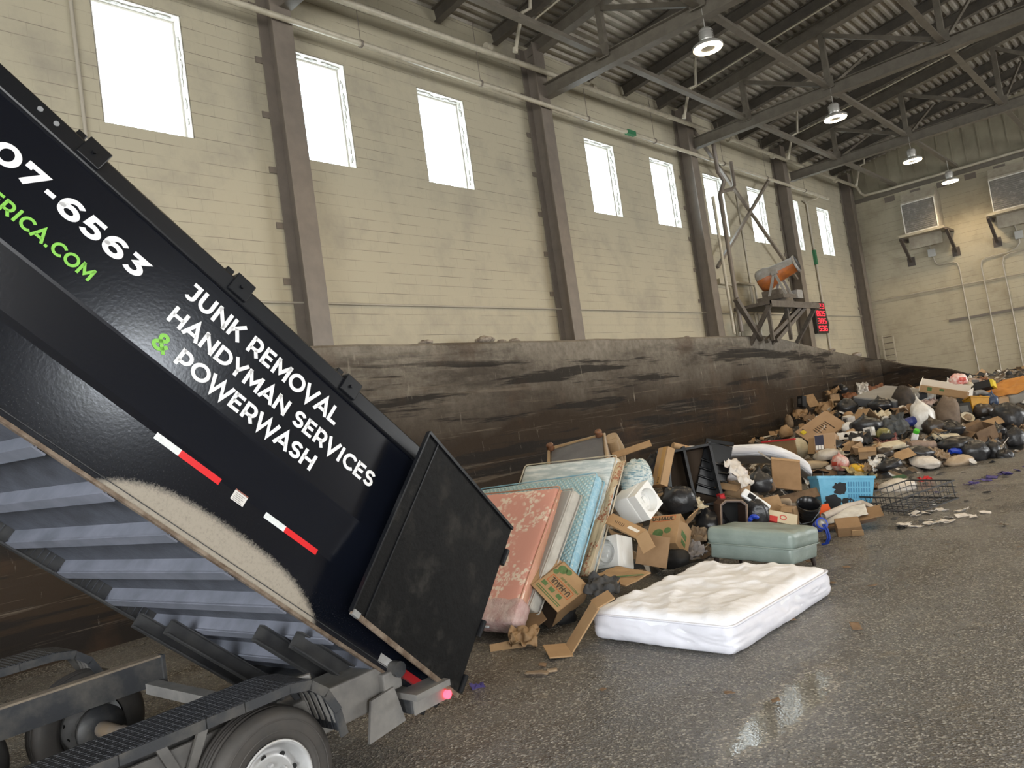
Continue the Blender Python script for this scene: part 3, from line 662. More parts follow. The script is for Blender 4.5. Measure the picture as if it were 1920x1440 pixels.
# ventilation units on the end wall
M_unit = mat('dusty_cream_sheet_metal', (.40, .36, .28), .5, c2=(.30, .26, .20), ns=4); M_grille = mat('dust_caked_grille', (.17, .16, .14), .8, c2=(.34, .32, .29), ns=9, lo=.5, hi=.75, bump=.8, bs=18)
M_brk = mat('dark_brown_bracket', (.075, .06, .05), .5); M_box = mat('grey_junction_box', (.45, .45, .43), .4, .3)
for k, x0 in enumerate((-8.9, -5.65, -2.4)):
    lab = ['louvred ventilation unit on brackets nearer the corner of the end wall', 'louvred ventilation unit cut by the right edge of the picture', 'louvred ventilation unit outside the picture'][k]
    o = empty('ventilation_unit', (x0+.6, YB-.5, 7.6), lab, 'ventilation unit', 'ventilation units')
    mb = MB(); mb.box((x0, YB-.98, 7.68), (x0+1.3, YB, 9.05)); mb.build('casing', M_unit, o, bev=.015)
    mb = MB(); mb.prism([(0, 0), (.9, 0), (.75, .38), (0, .2)], 1.3, Matrix(((0, 0, 1, x0), (-1, 0, 0, YB), (0, 1, 0, 9.03), (0, 0, 0, 1)))); mb.build('hood', M_unit, o)
    mb = MB(); mb.box((x0+.04, YB-1.0, 7.72), (x0+1.22, YB-.98, 8.92))
    for q in range(15): mb.bar((x0+.06, YB-1.01, 7.78+q*.077), (x0+1.2, YB-1.01, 7.78+q*.077), .012, .05, (0, -.6, .8))
    mb.build('grille', M_grille, o)
    mb = MB(); f = .03
    mb.box((x0, YB-1.03, 7.68), (x0+1.28, YB-.98, 7.71)); mb.box((x0, YB-1.03, 8.93), (x0+1.28, YB-.98, 8.96)); mb.box((x0, YB-1.03, 7.68), (x0+.03, YB-.98, 8.96)); mb.box((x0+1.25, YB-1.03, 7.68), (x0+1.28, YB-.98, 8.96)); mb.build('grille_frame', M_frame, o)
    mb = MB(); mb.box((x0-.24, YB-1.15, 7.56), (x0+1.5, YB, 7.6)); mb.box((x0-.24, YB-1.15, 7.6), (x0+1.5, YB-1.11, 7.66)); mb.build('shelf', mat('shelf_steel', (.42, .37, .28), .4, .3), o)
    mb = MB(); mb.box((x0, YB-.62, 7.05), (x0+1.25, YB-.55, 7.56)); mb.build('drain_panel', M_unit, o)
    for s in (-.2, 1.55):
        mb = MB(); mb.bar((x0+s, YB-1.1, 7.52), (x0+s, YB-.05, 6.62), .11, .11); mb.bar((x0+s, YB-1.1, 7.5), (x0+s, YB, 7.5), .1, .1); mb.box((x0+s-.15, YB-.03, 6.42), (x0+s+.15, YB, 6.8)); mb.build('support_bracket', M_brk, o)
# conduits with junction boxes on the end wall
def run(pts, lab, jb=None):
    mb = MB(); mb.tube([(x, YB-.06, z) for x, z in pts], .028, 7); o = tag(mb.build('wall_conduit', M_cond), lab, 'conduit', 'conduits on the end wall')
    if jb:
        mb = MB(); mb.box((jb[0]-.14, YB-.14, jb[1]-.16), (jb[0]+.14, YB, jb[1]+.16)); mb.build('junction_box', M_box, o, bev=.01)
    return o
run([(-8.35, 7.4), (-8.3, 7.1), (-8.25, 6.8), (-8.2, 6.4), (-8.12, 6.24), (-8.0, 6.2), (-7.5, 6.2), (-7.38, 6.12), (-7.34, 5.9), (-7.3, 3.7), (-7.26, .4)], 'bent grey conduit dropping from the junction box under the nearer ventilation unit', (-8.25, 6.78))
run([(-5.2, 7.2), (-5.1, 6.7), (-5.1, 6.4), (-5.25, 6.22), (-5.5, 6.12), (-6.35, 6.08), (-6.5, 6.0), (-6.55, 5.8), (-6.52, 4.6), (-6.48, .4)], 'bent grey conduit dropping from the junction box under the ventilation unit at the right edge', (-5.08, 6.7))
run([(-4.4, 6.1), (-5.5, 6.05), (-5.72, 5.98), (-5.8, 5.75), (-5.76, 4.6), (-5.7, .4)], 'rightmost bent grey conduit dropping down the end wall')
run([(-11.3, 5.24), (-4.0, 5.14), (13, 5.0)], 'long thin conduit running level across the end wall')
mb = MB(); mb.box((-8.05, YB-.06, 3.74), (13, YB, 3.84)); tag(mb.build('wall_rail', mat('dark_grey_wall_rail', (.16, .14, .12), .6)), 'dark level rail across the lower end wall', 'rail')
for k, x in enumerate((-7.05, -5.75)):
    mb = MB(); mb.box((x, YB-.135, .9), (x+.28, YB-.12, 1.28)); tag(mb.build('wall_marker', mat('white_blurred_paint', (.55, .54, .55), .7, c2=(.25, .23, .2), ns=9)), 'white painted mark on the end wall footing, '+('left one' if k == 0 else 'right one'), 'marker', 'white marks on the footing')
# dark vents in a row under the upper wall panel
for k in range(8):
    x = -9.75+k*1.05
    mb = MB(); mb.box((x, YB-.012, 9.42), (x+.42, YB+.01, 9.66)); tag(mb.build('wall_vent', M_steel), 'small brown plate in the row just below the pipe on the end wall', 'plate', 'plates under the end wall pipe')
# caged ladder in the corner
o = empty('wall_ladder', (-10.5, 36.5, 2.5), 'small steel ladder in the far corner behind the push wall', 'ladder')
for s in (-10.72, -10.28):
    mb = MB(); mb.bar((s, 36.45, 2.0), (s, 36.45, 3.65), .05, .05, (0, 1, 0)); mb.build('side_rail', M_pipe, o)
for q in range(6):
    mb = MB(); mb.tube([(-10.72, 36.45, 2.2+q*.27), (-10.28, 36.45, 2.2+q*.27)], .02, 6); mb.build('rung', M_steel, o)

# fog cannon on its bracketed platform
M_plat = mat('brown_grimy_steel', (.085, .07, .055), .6, c2=(.14, .12, .1), ns=8)
o = empty('wall_platform', (-10.4, 25.6, 4.6), 'brown steel bracket platform above the push wall carrying the fog cannon', 'platform')
mb = MB(); mb.box((-11.0, 23.0, 4.62), (-9.75, 26.9, 4.72)); mb.bar((-9.77, 23.0, 4.62), (-9.77, 26.9, 4.62), .06, .2); mb.build('deck', M_plat, o)
for y in (23.1, 24.7, 26.8):
    mb = MB(); mb.bar((-9.85, y, 4.6), (-10.9, y, 3.2), .12, .12, (0, 1, 0)); mb.build('strut', M_plat, o)
for y0, y1 in ((24.9, 23.2), (25.3, 23.9)):
    mb = MB(); mb.bar((-9.9, y0+.6, 4.55), (-10.1, y1-.2, 3.5), .12, .12); mb.build('strut', M_plat, o)
for y in (23.15, 24.55):
    mb = MB(); mb.bar((-9.95, y, 4.62), (-9.95, y, 3.5), .1, .1, (0, 1, 0)); mb.build('post', M_plat, o)
mb = MB(); mb.bar((-10.5, 22.2, 4.9), (-10.4, 23.3, 3.6), .14, .14); tag(mb.build('knee_brace', M_plat), 'brown slanting brace beside the column left of the platform', 'brace')
o = empty('fog_cannon', (-10.3, 24.8, 4.72), 'orange and grey barrel fog cannon on the wall platform', 'fog cannon')
M_or = mat('orange_cannon_paint', (.55, .17, .035), .45, c2=(.32, .11, .04), ns=5); M_gr = mat('grey_cannon_shell', (.35, .34, .33), .45, c2=(.25, .24, .22), ns=6)
ax = Vector((.93, .14, .27)).normalized(); cb_ = Vector((-10.15, 24.75, 5.74))
zq = ax.to_track_quat('Z', 'Y').to_matrix().to_4x4(); BM = Matrix.Translation(cb_) @ zq
def half(prof, up, n=28):
    mb = MB(); q = BM.inverted().to_3x3() @ Vector((0, 0, 1)); a0 = math.atan2(q.y, q.x)
    vs = []; fs = []
    for r, z in prof:
        for k in range(n+1):
            a = a0 + (math.pi*(k/n) - math.pi/2) * (1.0 if up else 1) + (0 if up else math.pi); vs.append((r*math.cos(a), r*math.sin(a), z))
    for i in range(len(prof)-1):
        for k in range(n): fs.append((i*(n+1)+k, i*(n+1)+k+1, (i+1)*(n+1)+k+1, (i+1)*(n+1)+k))
    return mb.add(vs, fs, BM, True)
prof = [(.33, -.62), (.38, -.56), (.38, -.30), (.31, -.15), (.25, .60), (.262, .64)]
half(prof, True).build('barrel_top_shell', M_gr, o); half(prof, False).build('barrel_bottom_shell', M_or, o)
mb = MB(); mb.lathe([(.262, .63), (.282, .65), (.282, .69), (.258, .70), (.24, .64), (.225, .2), (0, .2)], BM, 28); mb.build('nozzle_ring', mat('dark_nozzle', (.05, .05, .05), .5), o)
mb = MB(); mb.lathe([(.286, .64), (.286, .70), (.262, .712)], BM, 28); mb.build('nozzle_rim', M_gr, o)
mb = MB(); mb.lathe([(.33, -.63), (.1, -.66), (0, -.66)], BM, 24); mb.build('intake_grille', M_gr, o)
sd = ax.cross(Vector((0, 0, 1))).normalized()
for s in (-1, 1):
    mb = MB(); b0 = cb_ + sd*.36*s
    for e in (-.28, .28): mb.bar(b0, Vector((b0.x, b0.y, 4.98)) + Vector((ax.x, ax.y, 0))*e, .06, .08)
    mb.bar(b0 - ax*.1, b0 + ax*.1, .1, .14); mb.build('yoke', M_gr, o)
mb = MB(); mb.box((-10.75, 24.25, 4.86), (-9.85, 25.3, 5.0)); mb.box((-10.6, 24.35, 5.0), (-10.0, 25.2, 5.2)); mb.build('base_frame', M_plat, o, bev=.01)
mb = MB(); mb.lathe([(.5, 0), (.5, .14), (0, .14)], Matrix.Translation((-10.3, 24.78, 4.72)), 24); mb.build('turntable', M_plat, o)
mb = MB(); mb.box((-9.98, 25.3, 4.86), (-9.8, 25.75, 5.15)); mb.build('control_box', M_gr, o, bev=.01)
# pipe frames on the wall under the brace
mb = MB(); mb.tube([(-11.3, 22.9, 5.62), (-11.3, 23.75, 5.58), (-11.3, 23.8, 5.5), (-11.3, 23.75, 3.8)], .04, 8); mb.box((-11.36, 22.85, 5.58), (-11.24, 23.2, 5.75))
tag(mb.build('valve_pipe', M_pipe), 'grey looped valve pipe low on the wall right of the third column', 'pipe', 'wall pipe loops')
mb = MB(); mb.tube([(-11.3, 23.95, 3.8), (-11.3, 23.97, 5.6), (-11.3, 24.1, 5.68), (-11.3, 25.45, 5.66), (-11.3, 25.52, 5.5), (-11.3, 25.4, 3.8)], .045, 8); mb.tube([(-11.3, 25.1, 5.6), (-11.3, 25.2, 3.8)], .03, 8)
tag(mb.build('valve_pipe', M_pipe), 'square grey pipe loop on the wall left of the fog cannon base', 'pipe', 'wall pipe loops')
# red digit display
o = empty('digit_display', (-11.2, 30.95, 3.95), 'tall black display with four red digit rows between column and pipe', 'display')
mb = MB(); mb.box((-11.38, 30.42, 3.9), (-11.22, 31.55, 5.15)); mb.build('case', mat('black_plastic_case', (.012, .012, .012), .4), o, bev=.015)
M_red = emit('red_digit_light', (1.0, .03, .05), 2.2)
SEG = {'a': ((0, 1), (1, 1)), 'b': ((1, 1), (1, .5)), 'c': ((1, .5), (1, 0)), 'd': ((0, 0), (1, 0)), 'e': ((0, .5), (0, 0)), 'f': ((0, 1), (0, .5)), 'g': ((0, .5), (1, .5))}
for row, txt in enumerate(('abgcd abged abgcd', 'abcdefg abcdef acdfg', 'abgcd abcdefg acdfg', 'acdfg abgcd acdefg')):
    mb = MB(); z0 = 4.90-row*.30
    for q, sgs in enumerate(txt.split()):
        for sg in sgs:
            (y0, w0), (y1, w1) = SEG[sg]; yy = 30.56+q*.32
            mb.bar((-11.215, yy+y0*.2, z0+w0*.18), (-11.215, yy+y1*.2, z0+w1*.18), .022, .022)
    mb.build('digit_row', M_red, o)
mb = MB(); mb.tube([(-11.355, 31.82, 5.0), (-11.355, 31.87, 4.6), (-11.355, 32.0, 4.3), (-11.355, 31.9, 4.05), (-11.355, 31.8, 4.3)], .04, 7); tag(mb.build('cable_coil', M_brk), 'dark coil of cable hanging right of the red digit display', 'cable')
# crumbs of refuse lying on top of the push wall
random.seed(3)
for k, (y, s) in enumerate([(9.7, .22), (11.3, .34), (11.8, .16), (12.2, .2), (19.5, .15), (30.5, .25), (33.2, .4)]):
    z = 3.78 if y < 24 else 3.78-(y-24.2)*.105
    mb = MB(); mb.blob((s, s*1.3, s*.5), 70+k, .5, 3, 8, Matrix.Translation((-10.85, y, z+s*.15)))
    tag(mb.build('litter_scrap', mat('pale_crumpled_litter', (.45, .40, .33), .8, c2=(.15, .12, .1), ns=12)), 'crumpled pale litter lying on top of the push wall, '+['first', 'second', 'third', 'fourth', 'fifth', 'sixth', 'seventh'][k]+' from the left', 'litter', 'litter on the push wall')

# ------------------------------------------------------------------ lettering drawn as broad strokes (cap height 1)
def arc(cx, cy, rx, ry, a0, a1, n=12): return [(cx+rx*math.cos(R(a0+(a1-a0)*i/n)), cy+ry*math.sin(R(a0+(a1-a0)*i/n))) for i in range(n+1)]
GL = {
 'J': (.62, [[(.08, .9), (.47, .9), (.47, .32)] + arc(.27, .30, .20, .20, 0, -150, 8)]),
 'U': (.86, [[(.13, 1), (.13, .42)] + arc(.43, .42, .30, .32, 180, 360, 12) + [(.73, .42), (.73, 1)]]),
 'N': (.90, [[(.13, 0), (.13, 1)], [(.77, 0), (.77, 1)], [(.11, .93), (.79, .07)]]),
 'K': (.82, [[(.13, 0), (.13, 1)], [(.74, 1), (.16, .36)], [(.38, .58), (.78, 0)]]),
 'R': (.82, [[(.13, 0), (.13, 1)], [(.13, .9), (.42, .9)] + arc(.42, .62, .26, .28, 90, -90, 10) + [(.13, .34)], [(.46, .36), (.73, 0)]]),
 'E': (.72, [[(.13, 0), (.13, 1)], [(.13, .9), (.66, .9)], [(.13, .51), (.60, .51)], [(.13, .1), (.68, .1)]]),
 'M': (1.04, [[(.13, 0), (.13, 1)], [(.91, 0), (.91, 1)], [(.12, .94), (.52, .30), (.92, .94)]]),
 'O': (.98, [arc(.49, .5, .40, .41, 90, 450, 28)]),
 'V': (.86, [[(.03, 1), (.43, .04), (.83, 1)]]),
 'A': (.88, [[(.04, 0), (.44, .96), (.84, 0)], [(.20, .29), (.68, .29)]]),
 'L': (.68, [[(.13, 1), (.13, .1), (.65, .1)]]),
 'H': (.88, [[(.13, 0), (.13, 1)], [(.75, 0), (.75, 1)], [(.13, .51), (.75, .51)]]),
 'D': (.92, [[(.13, .1), (.13, .9), (.40, .9)] + arc(.40, .5, .41, .40, 90, -90, 14) + [(.13, .1), (.13, .2)]]),
 'Y': (.82, [[(.03, 1), (.41, .38), (.79, 1)], [(.41, .42), (.41, 0)]]),
 'S': (.72, [arc(.36, .69, .25, .205, 25, 250, 14) + arc(.37, .305, .25, .205, 75, -155, 14)]),
 'I': (.36, [[(.18, 0), (.18, 1)]]),
 'C': (.86, [arc(.50, .5, .40, .41, 42, 318, 22)]),
 'P': (.78, [[(.13, 0), (.13, 1)], [(.13, .9), (.40, .9)] + arc(.40, .60, .27, .30, 90, -90, 10) + [(.13, .30)]]),
 'W': (1.24, [[(.03, 1), (.33, .04), (.62, .90), (.91, .04), (1.21, 1)]]),
 'B': (.80, [[(.13, .1), (.13, .9), (.40, .9)] + arc(.42, .70, .20, .20, 90, -90, 8) + [(.13, .5)], [(.40, .5)] + arc(.44, .30, .22, .20, 90, -90, 8) + [(.13, .1)]]),
 'X': (.82, [[(.06, 1), (.76, 0)], [(.76, 1), (.06, 0)]]),
 'G': (.92, [arc(.50, .5, .40, .41, 42, 340, 22) + [(.86, .5), (.58, .5)]]),
 'T': (.76, [[(.04, .9), (.72, .9)], [(.38, .9), (.38, 0)]]),
 '.': (.34, [[(.17, 0), (.17, .21)]]),
 '-': (.48, [[(.08, .42), (.40, .42)]]),
 '&': (.84, [[(.78, .02), (.22, .64)] + arc(.37, .76, .17, .15, 200, -20, 10) + [(.50, .66), (.24, .46)] + arc(.34, .28, .24, .19, 130, 300, 10) + [(.55, .18), (.74, .48)]]),
 '0': (.84, [arc(.42, .5, .31, .41, 90, 450, 26)]),
 '2': (.76, [arc(.36, .66, .26, .24, 160, -25, 12) + [(.16, .1), (.12, .1), (.70, .1)]]),
 '3': (.76, [[(.10, .9), (.60, .9), (.34, .58)] + arc(.34, .33, .27, .235, 80, -140, 14)]),
 '5': (.76, [[(.66, .9), (.20, .9), (.16, .53), (.34, .55)] + arc(.36, .325, .27, .225, 88, -150, 14)]),
 '6': (.80, [arc(.46, .5, .33, .41, 50, 190, 12) + [(.13, .34)], arc(.41, .335, .27, .235, 90, 450, 22)]),
 '7': (.76, [[(.13, .68), (.13, .9), (.66, .9), (.26, 0)]]),
}
def strokes(mb, pts, w, put):
    pts = [p for i, p in enumerate(pts) if i == 0 or math.hypot(p[0]-pts[i-1][0], p[1]-pts[i-1][1]) > 1e-4]
    n = len(pts); closed = n > 3 and math.hypot(pts[0][0]-pts[-1][0], pts[0][1]-pts[-1][1]) < 1e-6
    Lp, Rp = [], []
    for i in range(n):
        def dr(a, b): d = math.hypot(b[0]-a[0], b[1]-a[1]) or 1; return ((b[0]-a[0])/d, (b[1]-a[1])/d)
        d0 = dr(pts[i-1], pts[i]) if i else (dr(pts[-2], pts[-1]) if closed else None)
        d1 = dr(pts[i], pts[i+1]) if i < n-1 else (dr(pts[0], pts[1]) if closed else None)
        d0 = d0 or d1; d1 = d1 or d0
        tx, ty = d0[0]+d1[0], d0[1]+d1[1]; l = math.hypot(tx, ty) or 1; tx, ty = tx/l, ty/l
        nx, ny = -ty, tx; c = max(.38, nx*-d1[1]+ny*d1[0]); k = w/2/c
        Lp.append((pts[i][0]+nx*k, pts[i][1]+ny*k)); Rp.append((pts[i][0]-nx*k, pts[i][1]-ny*k))
    for i in range(n-1): mb.add([put(*Lp[i]), put(*Rp[i]), put(*Rp[i+1]), put(*Lp[i+1])], [(0, 1, 2, 3)])
def lettering(txt, put, x0, x1, y0, h, wt=.2, gap=.06):
    """txt fitted between x0 and x1 on the baseline y0; put(x, y) -> 3D"""
    tot = sum(.40 if c == ' ' else GL[c][0]+gap for c in txt)-gap; s = (x1-x0)/tot; mb = MB(); x = 0
    for c in txt:
        if c == ' ': x += .40; continue
        for st in GL[c][1]: strokes(mb, st, wt, lambda a, b: put(x0+(x+a)*s, y0+b*h))
        x += GL[c][0]+gap
    return mb

# ------------------------------------------------------------------ the dump trailer with raised bed
Xp = Vector((0.99953403, 0.01934456, 0.02361153)); Dv = Vector((0.00198508, 0.730706, -0.68268939)); Nv = Vector((-0.03045941, 0.68241815, 0.73032712))
BED = Matrix(((Xp.x, Dv.x, Nv.x), (Xp.y, Dv.y, Nv.y), (Xp.z, Dv.z, Nv.z))).to_4x4()      # bed frame: across, down the slope, square to the floor
CH = Matrix.Translation((-3.95, 2.0, 0)) @ Matrix.Rotation(R(3.5), 4, 'Z')               # chassis frame at the near rear wheel
KN, KF, S0, S1, TB, TT = -3.960, -6.04, -2.75, 2.19, 2.585, 3.93
M_panel = mat_truck_panel()
M_black = mat('black_steel_paint', (.006, .0065, .008), .3, bump=.03, bs=80, spec=.3)
M_inner = mat('scraped_black_steel', (.006, .006, .006), .5, c2=(.045, .042, .038), ns=4, lo=.54, hi=.78, bump=.3, bs=14, rough2=.75, spec=.13)
M_under = mat('dusty_grey_underside', (.075, .082, .10), .6, c2=(.045, .048, .058), ns=6, bump=.2, bs=40)
M_under2 = mat('dusty_grey_crossmember', (.17, .18, .22), .5, c2=(.11, .12, .145), ns=4)
M_rail = mat('black_dusty_rail', (.018, .019, .022), .5, c2=(.045, .045, .045), ns=6)
M_white = mat('white_vinyl', (.80, .80, .80), .4); M_green = mat('green_vinyl', (.20, .50, .07), .4)
M_redt = mat('red_reflective_tape', (.62, .012, .015), .3); M_whtt = mat('white_reflective_tape', (.72, .74, .74), .35, c2=(.6, .62, .62), ns=40)
M_rust = mat('rusty_worn_edge', (.20, .155, .115), .7, c2=(.08, .05, .03), ns=14)
truck = empty('dump_trailer', (-5.0, 2.4, 0), 'black dump trailer with raised bed, white lettering and open tailgate door', 'trailer')
def bed(name, mb, m, par=truck, **k): return mb.build(name, m, par, M=BED, **k)
# near side: flat upper panel, inward step at the crease, lower panel
prof = [(KN, 3.84), (KN, 3.24), (KN-.006, 3.225), (KN-.062, 2.99), (KN-.068, 2.95), (KN-.068, TB)]
mb = MB(); mb.sweep(prof, S0, S1); mb.sweep([(x-.03, z) for x, z in prof], S0, S1)
mb.sweep([(KN-.068, TB), (KN-.098, TB)], S0, S1); mb.box((KN-.09, S1-.004, TB), (KN, S1, 3.84))
for i in range(len(prof)-1): pass
side = bed('side_panel', mb, M_panel)
mb = MB(); mb.box((KN-.071, S0, TB+.032), (KN-.064, S1, TB+.036)); bed('panel_seam', mb, M_rail, side)
mb = MB(); mb.box((KN-.10, S0, TB-.012), (KN-.064, 1.72, TB+.006)); bed('lower_edge', mb, M_rust, side)
pw = lambda s, t: (KN+.0025, s, t)
for nm, txt, a, b, y, h, m_, wt in (('phone_number', '207-6563', -1.855, -.868, 3.528, .118, M_white, .215), ('web_address', 'AMERICA.COM', -1.745, -1.035, 3.343, .074, M_green, .2),
        ('slogan_line', 'JUNK REMOVAL', -.648, .527, 3.630, .112, M_white, .2), ('slogan_line', 'HANDYMAN SERVICES', -.643, .962, 3.458, .104, M_white, .2), ('slogan_line', 'POWERWASH', -.478, .540, 3.293, .104, M_white, .2), ('ampersand', '&', -.625, -.530, 3.288, .104, M_green, .19)):
    bed(nm, lettering(txt, pw, a, b, y, h, wt), m_, side, recalc=False)
pl = KN-.068+.002
for a, mth, b, t0, t1 in ((-.300, -.140, .135, 2.925, 2.977), (.466, .622, .882, 2.928, 2.980)):
    mb = MB(); mb.box((pl-.001, a, t0), (pl, mth, t1)); bed('reflective_tape', mb, M_whtt, side)
    mb = MB(); mb.box((pl-.001, mth, t0), (pl, b, t1)); bed('reflective_tape', mb, M_redt, side)
mb = MB(); mb.box((pl-.001, 1.635, 2.615), (pl, 1.84, 2.672)); bed('reflective_tape', mb, mat('dirty_white_tape', (.42, .42, .41), .5, c2=(.3, .29, .28), ns=20), side)
mb = MB(); mb.box((pl-.001, 1.84, 2.615), (pl, 2.13, 2.672)); bed('reflective_tape', mb, mat('dirty_red_tape', (.30, .012, .015), .45), side)
mb = MB(); mb.box((pl-.001, .235, 2.905), (pl, .325, 2.985)); dec = bed('warning_decal', mb, mat('white_decal', (.62, .60, .57), .5), side)
mb = MB(); mb.box((pl, .235, 2.965), (pl+.001, .325, 2.985)); bed('decal_header', mb, mat('brown_red_decal_print', (.28, .09, .06), .5), side)
mb = MB()
for q in range(5): mb.box((pl, .245, 2.95-q*.01), (pl+.001, .31-.01*(q % 2), 2.953-q*.01))
bed('decal_text', mb, mat('grey_decal_print', (.22, .2, .19), .5), side)
mb = MB(); mb.box((KN-.10, S0, 3.82), (KN+.022, S1, TT)); rail = bed('top_rail', mb, M_black, bev=.012)
mb = MB(); mb.box((KN-.06, S0, TT), (KN-.03, S1, TT+.012)); bed('tarp_track', mb, M_black)
for s in (-1.42, -.43, .48):
    mb = MB(); mb.box((KN-.08, s-.07, TT), (KN+.035, s+.06, TT+.035)); mb.box((KN+.01, s-.07, 3.84), (KN+.04, s+.06, TT+.03)); mb.box((KN-.07, s-.13, TT), (KN-.01, s-.08, TT+.045))
    mb.tube([(KN+.04, s-.01, 3.9), (KN+.055, s-.01, 3.9)], .012, 8); bed('tarp_hook', mb, M_black, bev=.006)
mb = MB()
for s in (-1.72, -1.63): mb.tube([(KN+.022, s, 3.885), (KN+.026, s, 3.885)], .014, 8)
bed('rail_rivet', mb, mat('worn_bare_metal', (.35, .36, .38), .4, .6), rail)
mb = MB(); mb.box((KF, S0, TB), (KF+.05, S1, 3.82)); bed('side_panel', mb, M_black)
mb = MB(); mb.box((KF-.02, S0, 3.82), (KF+.10, S1, TT)); bed('top_rail', mb, M_black, bev=.012)
mb = MB(); mb.box((KF, S0, TB), (KN-.09, S0+.05, TT)); bed('front_panel', mb, M_black)
def slab(x0, x1, s0, s1, a0, a1, b0, b1, sk=0):
    """block across the bed whose underside and top lie lower on the far side: a = near bottom/top, b = far bottom/top"""
    return MB().add([(x0, s0, b0), (x1, s0+sk, a0), (x1, s1+sk, a0), (x0, s1, b0), (x0, s0, b1), (x1, s0+sk, a1), (x1, s1+sk, a1), (x0, s1, b1)], [(0, 3, 2, 1), (4, 5, 6, 7), (0, 1, 5, 4), (1, 2, 6, 5), (2, 3, 7, 6), (3, 0, 4, 7)])
bed('floor_plate', slab(KF+.02, KN-.1, S0, S1, TB+.075, TB+.095, TB-.025, TB), M_under)
mb = MB(); mb.box((KF, S0, 2.445), (KF+.012, 1.9, TB-.02)); mb.box((KF, S0, 2.44), (KF+.07, 1.9, 2.452)); bed('side_sill', mb, M_rail)
for j in range(-8, 5):
    s = -.13+.39*j
    mb = slab(KF+.02, KN-.09, s, s+.008, TB-.02, TB+.08, 2.455, TB-.02, .20)
    for lo in (slab(KF+.02, KN-.09, s, s+.06, TB-.027, TB-.017, 2.45, 2.46, .20), slab(KF+.02, KN-.09, s-.014, s, TB-.027, TB-.018, 2.45, 2.459, .20)): mb.add(lo.v, lo.f)
    bed('crossmember', mb, M_under2)
    mb = MB()
    for q in range(6): mb.box((KF+.012, s+.09+q*.045, 2.47), (KF+.022, s+.094+q*.045, TB-.03))
    bed('sill_stiffener', mb, M_under)
for x, s0, s1, t0 in ((KN-1.72, .80, 1.78, 2.345), (KN-1.47, .92, 1.95, 2.37), (KN-.50, 1.02, 1.95, 2.425), (KN-.27, 1.14, 1.80, 2.455)):
    mb = MB(); mb.box((x-.012, s0, t0), (x, s1, t0+.105)); mb.box((x, s0, t0), (x+.055, s1, t0+.01)); mb.box((x, s0, t0+.097), (x+.05, s1, t0+.105)); bed('hoist_rail', mb, M_rail)
mb = MB(); mb.box((KF, S1-.08, TB-.08), (KN-.1, S1, TB)); bed('rear_sill', mb, M_black)
mb = MB(); mb.box((KN-.10, S1-.06, TB-.02), (KN-.01, S1, TT)); bed('corner_post', mb, M_black)
mb = MB(); mb.box((KF, S1-.06, TB-.02), (KF+.09, S1, TT)); bed('corner_post', mb, M_black)
# open tailgate door, swung round against the side; free edge towards the camera
P = [Vector(p) for p in ((-3.762, 1.046, 3.945), (-3.935, 2.205, 3.935), (-3.935, 2.285, 2.69), (-3.80, 1.14, 2.705))]
nd = (P[0]-P[1]).cross(P[2]-P[1]).normalized()
if nd.x < 0: nd = -nd
vs = [p for p in P] + [p - nd*.02 for p in P]
mb = MB(); mb.add(vs, [(0, 1, 2, 3), (7, 6, 5, 4), (0, 4, 5, 1), (1, 5, 6, 2), (2, 6, 7, 3), (3, 7, 4, 0)]); door = bed('tailgate_door', mb, M_inner)
def lerp(a, b, t): return a + (b-a)*t
mb = MB(); e = nd*.004
mb.bar(P[3]+nd*.008, P[2]+nd*.008, .03, .02, nd); bed('door_lower_edge', mb, M_rust, door)
mb = MB(); mb.bar(P[0], P[3], .012, .03, nd); mb.bar(P[0], P[1], .02, .03, nd); bed('door_frame', mb, M_black, door)
mb = MB(); mb.bar(lerp(P[0], P[1], .10)+e, lerp(P[3], P[2], .10)+e, .01, .012, nd); bed('door_weld_line', mb, M_black, door)
mb = MB(); mb.bar(lerp(P[3], P[2], 0)+nd*.012, lerp(P[3], P[2], .05)+nd*.012, .034, .03, nd); bed('door_corner_cap', mb, mat('bare_dented_metal', (.30, .30, .29), .45, .5), door)
for t in (.18, .62, .93):
    q = lerp(P[1], P[2], t); mb = MB(); mb.tube([q+Vector((0, .02, .06)), q+Vector((0, .02, -.06))], .022, 10); bed('door_hinge', mb, M_black, door)
# ---- chassis
def cha(name, mb, m, par=truck, **k): return mb.build(name, m, par, M=CH, **k)
M_cha = mat('road_dusted_black_frame', (.030, .032, .036), .5, c2=(.085, .080, .072), ns=5, lo=.45, hi=.7, bump=.1, bs=30)
M_tan = mat('tan_dust_on_flange', (.25, .20, .145), .8, c2=(.16, .13, .1), ns=9)
M_gal = mat('grey_dusted_steel', (.21, .20, .185), .6, c2=(.14, .135, .13), ns=6)
M_tire = mat('tyre_rubber', (.035, .033, .031), .65, c2=(.055, .048, .042), ns=5, bump=.06, bs=50); M_rim = mat('silver_painted_rim', (.50, .50, .50), .35, .35, c2=(.42, .42, .42), ns=9)
M_hole = mat('dark_hole', (.006, .006, .006), .8); M_treadp = mat_tread()
for x, y1, zt in ((-1.75, .34, .79), (-.27, .3, .70)):
    mb = MB(); mb.box((x-.006, -4.2, zt-.19), (x+.006, y1, zt)); mb.box((x-.07, -4.2, zt-.19), (x, y1, zt-.178)); fr = cha('frame_rail', mb, M_cha)
    mb = MB(); mb.box((x-.07, -4.2, zt-.011), (x+.007, y1, zt+.002)); cha('rail_flange', mb, M_tan, fr)
    mb = MB(); mb.box((x-.07, y1-.008, zt-.19), (x+.005, y1, zt)); mb.box((x-.03, y1, zt-.2), (x+.03, y1+.02, zt+.005)); cha('rail_end_plate', mb, M_cha, fr)
